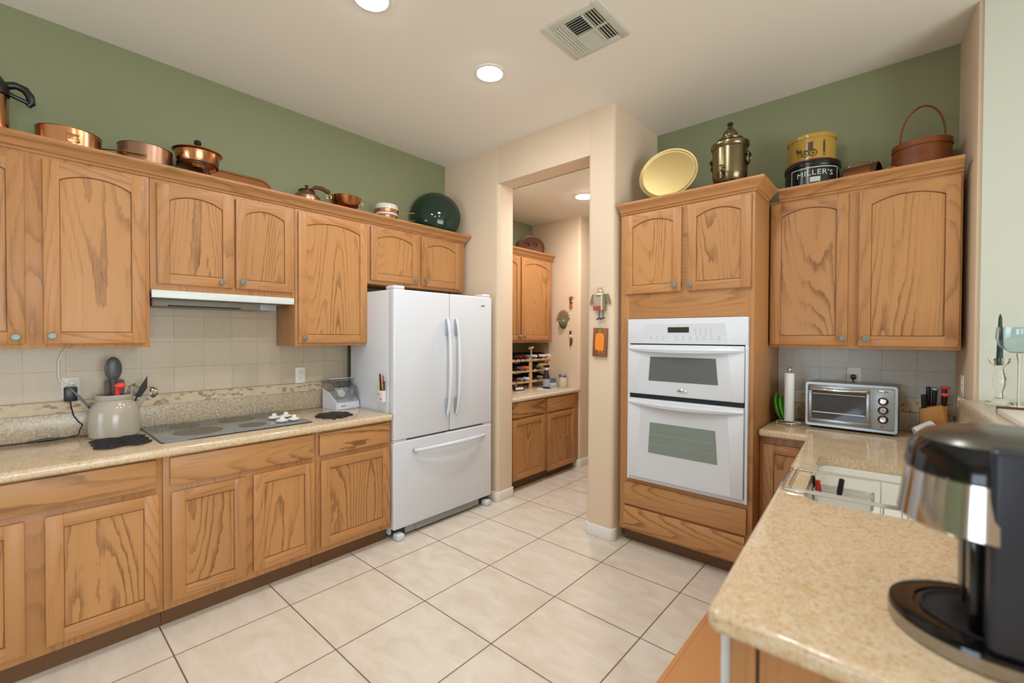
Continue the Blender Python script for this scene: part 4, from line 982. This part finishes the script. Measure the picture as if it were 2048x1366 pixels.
for s_ in (-1, 1):
    b = MB(); b.tube([(s_ * (.108 + .006 * math.cos(2 * math.pi * i / 20)), .0 + .028 * math.sin(2 * math.pi * i / 20) - .0, .235 + .032 * math.cos(2 * math.pi * i / 20)) for i in range(20)], .006, BRONZE, 10, closed=True); b.ball((s_ * .104, 0, .27), .012, BRONZE, 14); b.build('ring_handle', ur)
b = MB(); b.tube([(-.01, -.095, .155), (-.012, -.125, .150), (-.012, -.135, .140), (-.012, -.137, .105)], [.012, .010, .010, .008], BRONZE, 12); b.tube([(-.012, -.122, .155), (-.012, -.122, .185)], .005, BRONZE, 8); b.tube([(-.025, -.122, .187), (.001, -.122, .187)], .005, BRONZE, 8); b.build('spigot', ur)

def wrap(bm_fn_pts, Rr, z, a0): pass
def text_on_cyl(parent, txt, size, rr, zc, ang0, mat, curve=0.0, name='lettering', bold=.012, stretch=1.0):
    cu = bpy.data.curves.new('t', 'FONT'); cu.body = txt; cu.size = size; cu.align_x = 'CENTER'; cu.align_y = 'CENTER'; cu.offset = bold * size; cu.space_character = 1.08; cu.resolution_u = 3
    to = bpy.data.objects.new('t', cu); COL.objects.link(to)
    dg = bpy.context.evaluated_depsgraph_get(); me = bpy.data.meshes.new_from_object(to.evaluated_get(dg))
    bpy.data.objects.remove(to); bpy.data.curves.remove(cu)
    bm = bmesh.new(); bm.from_mesh(me); bpy.data.meshes.remove(me)
    bmesh.ops.subdivide_edges(bm, edges=[e for e in bm.edges if e.calc_length() > size * .5], cuts=2)
    for v in bm.verts:
        u, w_ = v.co.x * stretch, v.co.y; a = ang0 + u / rr
        v.co = Vector((rr * math.cos(a), rr * math.sin(a), zc + w_ - curve * u * u))
    q = MB(); q.merge(bm, mat); return q.build(name, parent, sharp=0)
def patch(mb, rr, a0, a1, z0, z1, mat, n=8, t=.0008):
    ri = [[(r_ * math.cos(a0 + (a1 - a0) * i / n), r_ * math.sin(a0 + (a1 - a0) * i / n), z) for r_, z in ((rr, z0), (rr, z1), (rr + t, z1), (rr + t, z0))] for i in range(n + 1)]
    mb.loft(ri, mat, cap0=True)
tb = thing('tin', 'large black round pretzel tin with white lettering', 'tin', (2.922, 3.408, TZ))
RB = .146
b = MB(); b.lathe([(0, 0), (RB, 0), (RB, .188), (RB - .002, .190), (0, .190)], TINK, 64); b.build('can', tb)
b = MB(); b.lathe([(RB + .003, .186), (RB + .0045, .190), (RB + .0045, .214), (RB + .001, .220), (RB - .008, .222), (RB - .012, .218), (0, .218)], TINK, 64); b.build('lid', tb)
A0 = R(-76)
text_on_cyl(tb, "MILLER'S", .044, RB + .0008, .142, A0, TINW, curve=.9, bold=.0, stretch=1.12)
text_on_cyl(tb, "PRETZELS", .036, RB + .0008, .062, A0, TINW, curve=.5, bold=.0)
b = MB(); patch(b, RB, A0 - .18, A0 + .18, .086, .116, TINW); b.build('printed_badge', tb)
b = MB()
patch(b, RB, A0 - .93, A0 + .93, .172, .1765, TINW, 30); patch(b, RB, A0 - .93, A0 - .905, .02, .172, TINW, 2); patch(b, RB, A0 + .905, A0 + .93, .02, .172, TINW, 2); b.build('printed_border', tb)
ty = thing('tin', 'yellow round tin with dark carriage pictures, stacked on the black tin', 'tin', (2.917, 3.408, TZ + .2225))
RY_ = .127
b = MB(); b.lathe([(0, 0), (RY_, 0), (RY_, .150), (0, .150)], TINY, 60); b.build('can', ty)
b = MB(); b.lathe([(RY_, .0005), (RY_ + .0015, .001), (RY_ + .0015, .012), (RY_, .0125)], TINR, 60); b.build('red_band', ty)
b = MB(); b.lathe([(RY_ + .003, .142), (RY_ + .004, .146), (RY_ + .004, .164), (RY_, .169), (RY_ - .008, .170), (RY_ - .012, .166), (0, .166)], TINY, 60); b.build('lid', ty)
b = MB()
def wheel(a, z, r):
    n = 20; pts = [(( RY_ + .0006) * math.cos(a + r * math.cos(2 * math.pi * i / n) / RY_), (RY_ + .0006) * math.sin(a + r * math.cos(2 * math.pi * i / n) / RY_), z + r * math.sin(2 * math.pi * i / n)) for i in range(n)]
    b.tube(pts, .0022, TINP, 6, closed=True)
    for k in range(4):
        t = k * math.pi / 4; b.tube([((RY_ + .0006) * math.cos(a + s2 * r * math.cos(t) / RY_), (RY_ + .0006) * math.sin(a + s2 * r * math.cos(t) / RY_), z + s2 * r * math.sin(t)) for s2 in (-1, 0, 1)], .0011, TINP, 4)
AY = R(-88)
wheel(AY - .14, .045, .018); wheel(AY + .17, .045, .020)
patch(b, RY_, AY - .20, AY + .24, .060, .070, TINP); patch(b, RY_, AY - .04, AY + .16, .070, .108, TINP); patch(b, RY_, AY - .06, AY + .19, .108, .114, TINP)
b.build('carriage_print', ty); b = MB(); patch(b, RY_, AY - .52, AY - .30, .058, .078, TINP); patch(b, RY_, AY - .57, AY - .50, .070, .092, TINP)
for da in (-.50, -.44, -.36, -.31): patch(b, RY_, AY + da, AY + da + .018, .030, .060, TINP, 2)
patch(b, RY_, AY - .30, AY - .18, .066, .068, TINP)
b.build('horse_print', ty); b = MB(); patch(b, RY_, AY + .58, AY + .68, .045, .105, TINP); patch(b, RY_, AY + .60, AY + .66, .105, .120, TINP); patch(b, RY_, AY + .585, AY + .61, .022, .045, TINP, 2); patch(b, RY_, AY + .65, AY + .675, .022, .045, TINP, 2)
b.build('figure_print', ty)
cy = thing('mug', 'copper mug lying on its side between the tins and the basket', 'mug', (3.168, 3.405, TZ + .083))
mm = RZ(-10) @ RY(90)
b = MB(); b.lathe([(0, -.078), (.078, -.078), (.082, -.072), (.082, .080), (.078, .080), (.077, -.06), (0, -.065)], COPT, 44, mtx=mm); b.build('body', cy)
b = MB(); b.lathe([(0, .02), (.0775, .02)], DKWOOD, 40, mtx=mm); b.lathe([(.0825, .060), (.0845, .062), (.0845, .086), (.078, .088)], DKWOOD, 44, mtx=mm); b.build('dark_rim', cy)
b = MB(); b.tube([(-.06, -.02, .080), (-.05, -.02, .102), (.0, -.02, .106), (.04, -.02, .100), (.05, -.02, .080)], .005, COPD, 8); b.build('handle', cy)
b = MB(); b.lathe([(0, -.016), (.042, -.016), (.046, -.010), (.046, .016), (.042, .016), (.040, -.006), (0, -.008)], COPD, 30, mtx=TR(3.305, 3.295, TZ + .0465) @ RZ(-25) @ RX(84)); o = b.build('cup'); tag(o, 'small dark copper cup on its side at the left foot of the basket', 'cup')
bs = thing('basket', 'brown bentwood basket with a tall arched handle at the right end', 'basket', (3.425, 3.415, TZ))
def brg(kx, ky, z, dx=0): return [(kx * math.cos(2 * math.pi * i / 48) + dx, ky * math.sin(2 * math.pi * i / 48), z) for i in range(48)]
b = MB(); b.loft([brg(.138, .125, 0), brg(.140, .127, .01), brg(.122, .115, .215, .008), brg(.117, .110, .215, .008), brg(.133, .12, .012), brg(.05, .05, .010)], BASKET, cap0=True); b.build('body', bs)
b = MB(); b.loft([brg(.126, .119, .190, .008), brg(.129, .122, .192, .008), brg(.128, .121, .222, .008), brg(.118, .111, .222, .008)], BASKET); b.build('rim', bs)
b = MB(); pts = []
for i in range(25):
    t = math.pi * i / 24; pts.append((.010 - .092 * math.cos(t), -.05, .20 + .215 * math.sin(t) ** .8 + .0))
b.tube(pts, .010, BASKET, 10, flat=.45); b.build('handle', bs)

# ================================================================== pantry beyond the doorway
base_unit('oak base cabinet in the pantry beyond the doorway, near the refrigerator side', 3.06, .539, [(3.085, 3.570, .110, .672)], [(3.085, 3.570, .690, .835)], group='oak pantry base cabinets', top=.842)
base_unit('oak base cabinet in the pantry against the end wall', 3.60, .598, [(3.622, 4.108, .085, .668)], [(3.618, 4.106, .688, .826)], group='oak pantry base cabinets', top=.842)
b = MB(); b.prism([(.002, 4.196), (.002, 3.055), (.705, 3.055), (.705, 4.196)], .8425, .880, GRP, 'xy', bev=.014, seg=3); o = b.build('countertop'); tag(o, 'pale granite countertop in the pantry beyond the doorway', 'countertop')
pw = wall_unit('oak wall cabinet in the pantry, partly hidden by the doorway', 0, 1.10, 1.385, 2.312, [(3.085, 3.585, 1.410, 2.288, 3.560, 1.450), (3.606, 4.105, 1.410, 2.290, 3.640, 1.450)], (.325, 3.055, 0), R(90), .322, 3.055, None)
c = MB(); crown_run(c, (0, 0), (1.10, 0), WH, (0, -1)); c.build('crown_molding', pw)
pl_ = thing('plate', 'round brown carved wooden platter on top of the pantry cabinet', 'platter', (.165, 3.985, TZ))
mp = RZ(-38) @ TR(0, 0, .150) @ RY(75)
b = MB(); b.lathe([(0, -.004), (.13, -.004), (.148, .008), (.150, .016), (.138, .014), (.122, .004), (0, .004)], P('platter_brown', '#6A3820', .4), 44, mtx=mp); b.build('disc', pl_)
b = MB()
for s_ in (-1, 1): b.tube([(-.04 + .02 * math.cos(R(a)), s_ * .045 + .02 * math.sin(R(a)), .008) for a in range(0, 300, 25)], .006, P('platter_dark', '#3A1C10', .5) if s_ < 0 else bpy.data.materials['platter_dark'], 8, mtx=mp)
b.build('carving', pl_)
wr = thing('wine_rack', 'pale pine wine rack on the pantry counter', 'wine rack', (.0, 3.10, .881))
RK0, RK1 = .05, .285
for y in (-.02 + .05, .385 + .33, 1.060):
    b = MB(); b.box(RK1 - .02, RK1, y, y + .045, 0, .335, PINE, .003); b.box(RK0, RK0 + .02, y, y + .045, 0, .335, PINE, .003); b.build('post', wr)
for z in (.072, .188, .308):
    for xx in (RK1 - .005, RK0 + .005):
        b = MB(); b.box(xx - .009, xx + .009, .03, 1.10, z - .011, z + .009, PINE, .002)
        for i in range(14): b.box(xx - .010, xx + .0095, .06 + i * .074, .085 + i * .074, z + .007, z + .016, PINE, .003)
        b.build('rail', wr)
wine_ms = [P('bottle_dark', '#12160F', .08), P('bottle_brown', '#2A170C', .1), P('bottle_green', '#16261A', .08)]
def bottle(label, y, z, cap, glassm, rr=.036, x=.06):
    o = thing('wine_bottle', label, 'bottle', (x, 3.10 + y, .881 + z), 0, 'wine bottles lying in the pantry rack')
    b = MB(); b.lathe([(0, .0), (rr, .0), (rr, .17), (rr * .8, .195), (.015, .225), (.0135, .23)], glassm, 28, mtx=RY(90)); b.build('glass', o)
    b = MB(); b.lathe([(.0138, .228), (.0150, .232), (.0150, .30), (.013, .304), (0, .304)], cap, 20, mtx=RY(90)); b.build('capsule', o)
CW = P('capsule_white', '#E3E6EC', .35); CB = P('capsule_burgundy', '#5A2A2A', .35); CT_ = P('capsule_teal', '#6FA0A0', .35); CO = P('capsule_orange', '#F07E20', .35); CP = P('capsule_purple', '#7A5A8C', .35); CG = P('capsule_grey', '#8E928C', .35); CK = P('capsule_black', '#1A1A1C', .3)
rows = [(.355, [(.47, CB, 'burgundy capsule at the left of the top row'), (.56, CB, 'dark red capsule beside the teal one on the top row'), (.635, CT_, 'teal capsule on the top row'), (.735, CW, 'white capsule on the top row above the middle post'), (.875, CW, 'white capsule in the middle of the right half, top row'), (.985, CW, 'white capsule at the right end of the top row')]),
        (.235, [(.50, CP, 'purple capsule on the second row'), (.595, CO, 'bright orange capsule on the second row'), (.84, CG, 'grey capsule at the right of the second row'), (.96, CK, 'black capsule at the right end of the second row')]),
        (.118, [(.50, CG, 'grey capsule at the left of the bottom row'), (.60, CW, 'pale capsule in the left half of the bottom row'), (.85, CG, 'grey capsule in the right half of the bottom row'), (.96, CK, 'black capsule at the right end of the bottom row')])]
k = 0
for z, lst in rows:
    for y, cp_, lb in lst:
        bottle('dark wine bottle, ' + lb, y, z, cp_, wine_ms[k % 3]); k += 1
cs_ = thing('corkscrew', 'wooden cork-shaped corkscrew standing on top of the wine rack', 'corkscrew', (.285, 3.835, 1.246))
b = MB(); b.tube([(0, -.035, .075), (0, .035, .085)], .014, PINE, 12); b.build('handle', cs_)
b = MB(); b.lathe([(0, 0), (.011, 0), (.011, .07), (0, .072)], P('cork_pink', '#C08A70', .5), 16); b.build('stem', cs_)
cs2 = thing('wine_stopper', 'turned wooden bottle stopper poking out of the right end of the rack', 'stopper', (.335, 3.97, 1.135))
b = MB(); b.tube([(0, -.06, .004), (0, -.03, .0), (0, -.01, .002), (0, .02, .0), (0, .05, -.003), (0, .085, -.004)], [.012, .016, .009, .015, .011, .013], P('golden_wood', '#C99A56', .4), 14); b.build('knob', cs2)
b = MB(); b.tube([(0, 0, -.008), (-.06, 0, -.012)], .009, BLACK, 10); b.build('shaft', cs2)
bb = thing('spirit_bottle', 'dark bottle with white label standing on the pantry counter', 'bottle', (.42, 3.94, .881))
b = MB(); b.lathe([(0, 0), (.037, 0), (.039, .006), (.039, .12), (.033, .14), (.022, .185), (.020, .20)], P('slate_glass', '#2E3440', .12), 30); b.build('glass', bb)
b = MB(); b.lathe([(.021, .20), (.022, .203), (.022, .222), (0, .224)], CW, 20); b.build('cap', bb)
b = MB(); b.lathe([(.0395, .02), (.0396, .02), (.0396, .105), (.0395, .105)], P('bottle_label', '#A9B0BC', .6), 30); b.build('paper_label', bb)
cd = thing('photo_card', 'grey photo card propped up beside the dark bottle in the pantry', 'card', (.40, 4.07, .881), R(70))
b = MB(); b.box(-.07, .07, -.001, .001, 0, .115, P('card_grey', '#9FA6B0', .5), mtx=RX(-10)); b.box(-.06, .06, -.0016, -.001, .05, .10, P('card_dark', '#5E6672', .5), mtx=RX(-10)); b.box(-.06, .06, -.0016, -.001, .012, .046, P('card_light', '#C9CDD2', .5), mtx=RX(-10)); b.build('print', cd)
pp_ = MB(); pp_.box(-.09, .08, -.05, .05, 0, .003, PAPER, mtx=TR(.47, 3.86, .8812) @ RZ(30)); pp_.box(-.04, .06, -.03, .04, .003, .005, P('pamphlet', '#5A606A', .5), mtx=TR(.47, 3.88, .8812) @ RZ(12)); o = pp_.build('papers'); tag(o, 'loose white papers lying on the pantry counter', 'papers')
jr = thing('jar', 'glass jar with a cow patterned lid at the end of the pantry counter', 'jar', (.50, 4.135, .881))
b = MB(); b.lathe([(0, 0), (.047, 0), (.050, .006), (.050, .085), (.042, .105), (.040, .115)], P('jar_filled', '#C9C6B0', .12), 32); b.build('glass', jr)
b = MB(); b.lathe([(.041, .115), (.043, .118), (.043, .145), (.04, .150), (0, .150)], P('jar_lid', '#A6AAB4', .25, .4), 32); b.build('lid', jr)
b = MB(); patch(b, .043, R(-150), R(-110), .12, .14, BLACKM, 4); patch(b, .043, R(-80), R(-62), .122, .146, BLACKM, 4); patch(b, .043, R(-40), R(-10), .118, .135, BLACKM, 4); b.build('spots', jr)
sg = MB(); sg.box(-.065, .065, -.012, .012, 0, .05, DKWOOD, .003, mtx=TR(.345, 3.56, .8805) @ RZ(80)); sg.box(-.052, .052, -.0128, -.011, .012, .038, CW, mtx=TR(.345, 3.56, .8805) @ RZ(80)); o = sg.build('sign'); tag(o, 'small dark wooden sign with a pale front beneath the wine rack', 'sign')

# wall ornaments
YE = 4.1985
m1 = thing('wall_mask', 'green faced mask with a fan of brown feathers on the pantry end wall', 'mask', (.465, YE, 1.635))
b = MB(); b.loft([[(s_ * .052 * math.cos(2 * math.pi * i / 24), d, -.02 + s_ * (.075 if math.sin(2 * math.pi * i / 24) < 0 else .045) * math.sin(2 * math.pi * i / 24)) for i in range(24)] for s_, d in ((1, -.002), (1, -.014), (.8, -.032), (.45, -.044), (.1, -.048))], FIGG, cap0=True); b.build('face', m1)
b = MB(); b.ball((-.018, -.040, -.01), (.010, .006, .006), FIGW, 10); b.ball((.018, -.040, -.01), (.010, .006, .006), FIGW, 10); b.ball((0, -.046, -.035), (.008, .010, .018), FIGB, 10); b.ball((0, -.036, -.065), (.014, .006, .006), FIGR, 10); b.build('features', m1)
for i in range(9):
    a = R(12 + 156 * i / 8); q = MB()
    q.prism([(.030 * math.cos(a) - .012 * math.sin(a), .0 + .02 * math.sin(a) + .012 * math.cos(a)), (.085 * math.cos(a) - .010 * math.sin(a), .11 * math.sin(a) + .010 * math.cos(a)), (.095 * math.cos(a), .125 * math.sin(a)), (.085 * math.cos(a) + .010 * math.sin(a), .11 * math.sin(a) - .010 * math.cos(a)), (.030 * math.cos(a) + .012 * math.sin(a), .0 + .02 * math.sin(a) - .012 * math.cos(a))], -.012 - (i % 2) * .003, -.009 - (i % 2) * .003, FIGB, 'xz'); q.build('feather', m1)
m2 = thing('wall_figure', 'small rust red figure high on the pantry end wall', 'figurine', (.570, YE, 1.845))
b = MB(); b.box(-.016, .016, -.018, -.001, -.075, -.03, P('rust_orange', '#C0622E', .5), .005); b.build('skirt', m2)
b = MB(); b.box(-.018, .014, -.018, -.001, -.029, .012, FIGR, .006); b.ball((.018, -.01, .0), (.008, .006, .012), FIGW, 10); b.build('torso', m2)
b = MB(); b.ball((0, -.012, .030), (.018, .010, .018), FIGR, 14)
for a in (30, 70, 110, 150): b.tube([(.012 * math.cos(R(a)), -.010, .030 + .012 * math.sin(R(a))), (.038 * math.cos(R(a)), -.010, .030 + .034 * math.sin(R(a)))], [.006, .003], FIGR, 8)
b.build('head', m2)
m3 = thing('wall_figure', 'small dark brown carved figure low on the pantry end wall', 'figurine', (.565, YE, 1.430))
b = MB(); b.tube([(0, -.012, .085), (.002, -.012, .045)], [.013, .012], P('carved_brown', '#5E3020', .5), 12); b.build('headdress', m3)
b = MB(); b.ball((.004, -.014, .024), (.018, .012, .022), FIGW, 14); b.build('face', m3)
b = MB(); b.tube([(.008, -.012, .0), (.014, -.012, -.03), (.006, -.012, -.065), (.0, -.010, -.085)], [.014, .013, .011, .005], bpy.data.materials['carved_brown'], 12); b.tube([(.012, -.010, .02), (.026, -.010, -.01), (.016, -.010, -.05)], .006, P('carved_tan', '#A8693C', .5), 8); b.build('body', m3)
YP = 2.8445
bd = thing('bird_ornament', 'folk art bird ornament with red box body on the pillar beside the doorway', 'ornament', (1.735, YP, 1.700))
b = MB(); b.box(-.042, .022, -.035, -.002, -.060, .050, P('bird_body', '#B09A82', .6), .002); b.box(-.0425, .0225, -.0358, -.0340, -.058, -.028, RUST); b.build('body', bd)
b = MB(); b.prism([(.0225, -.060), (.0475, -.060), (.0475, .056), (.0225, .050)], -.034, -.002, TINGRY, 'xz'); b.box(.021, .030, -.0362, -.034, -.058, .050, FIGW); b.build('side_panel', bd)
b = MB(); b.lathe([(.030, .050), (.020, .062), (.014, .066)], FIGW, 20, c=(.003, -.018, 0)); b.ball((.003, -.018, .084), .019, FIGW, 18); b.lathe([(.0195, .090), (.012, .103), (0, .106)], P('bird_cap', '#B98F52', .5), 18, c=(.003, -.018, 0)); b.tube([(.003, -.034, .082), (.006, -.052, .078)], [.006, .001], ORANGE, 8); b.build('head', bd)
for s_, cx in ((-1, -.044), (1, .047)):
    b = MB(); b.prism([(cx, .054), (cx + s_ * .018, .060), (cx + s_ * .036, .010), (cx + s_ * .040, -.018), (cx + s_ * .024, -.008), (cx, .004)], -.016, -.012, TINGRY, 'xz'); b.build('wing', bd)
for x in (-.004, .028):
    b = MB(); b.tube([(x, -.02, -.061), (x + .002, -.02, -.115)], .0035, P('leg_grey', '#4E4C4A', .4, .5) if x < 0 else bpy.data.materials['leg_grey'], 8); b.prism([(x - .022, -.128), (x + .012, -.116), (x + .012, -.110), (x - .004, -.112)], -.03, -.01, bpy.data.materials['leg_grey'], 'xz'); b.build('leg', bd)
pk_ = thing('painted_board', 'rough wooden board painted with an orange pumpkin, below the bird ornament', 'sign', (1.737, YP, 1.412))
b = MB(); b.box(-.056, .056, -.020, -.001, -.103, .103, BARN, .002, mtx=RY(2)); b.build('board', pk_)
pts = [(-.032, .055), (-.036, .02), (-.036, -.03), (-.030, -.062), (-.022, -.048), (-.015, -.060), (-.009, -.050), (-.002, -.082), (.004, -.052), (.012, -.056), (.020, -.072), (.026, -.052), (.034, -.058), (.036, -.01), (.036, .035), (.030, .062), (.015, .068), (0, .066), (-.018, .068)]
b = MB(); b.prism(pts, -.0212, -.0195, ORANGE, 'xz', mtx=RY(2)); b.build('pumpkin', pk_)
b = MB(); b.prism([(-.008, .066), (.008, .066), (.012, .088), (.002, .098), (-.012, .090)], -.0211, -.0195, LEAFG, 'xz', mtx=RY(2)); b.build('stem', pk_)
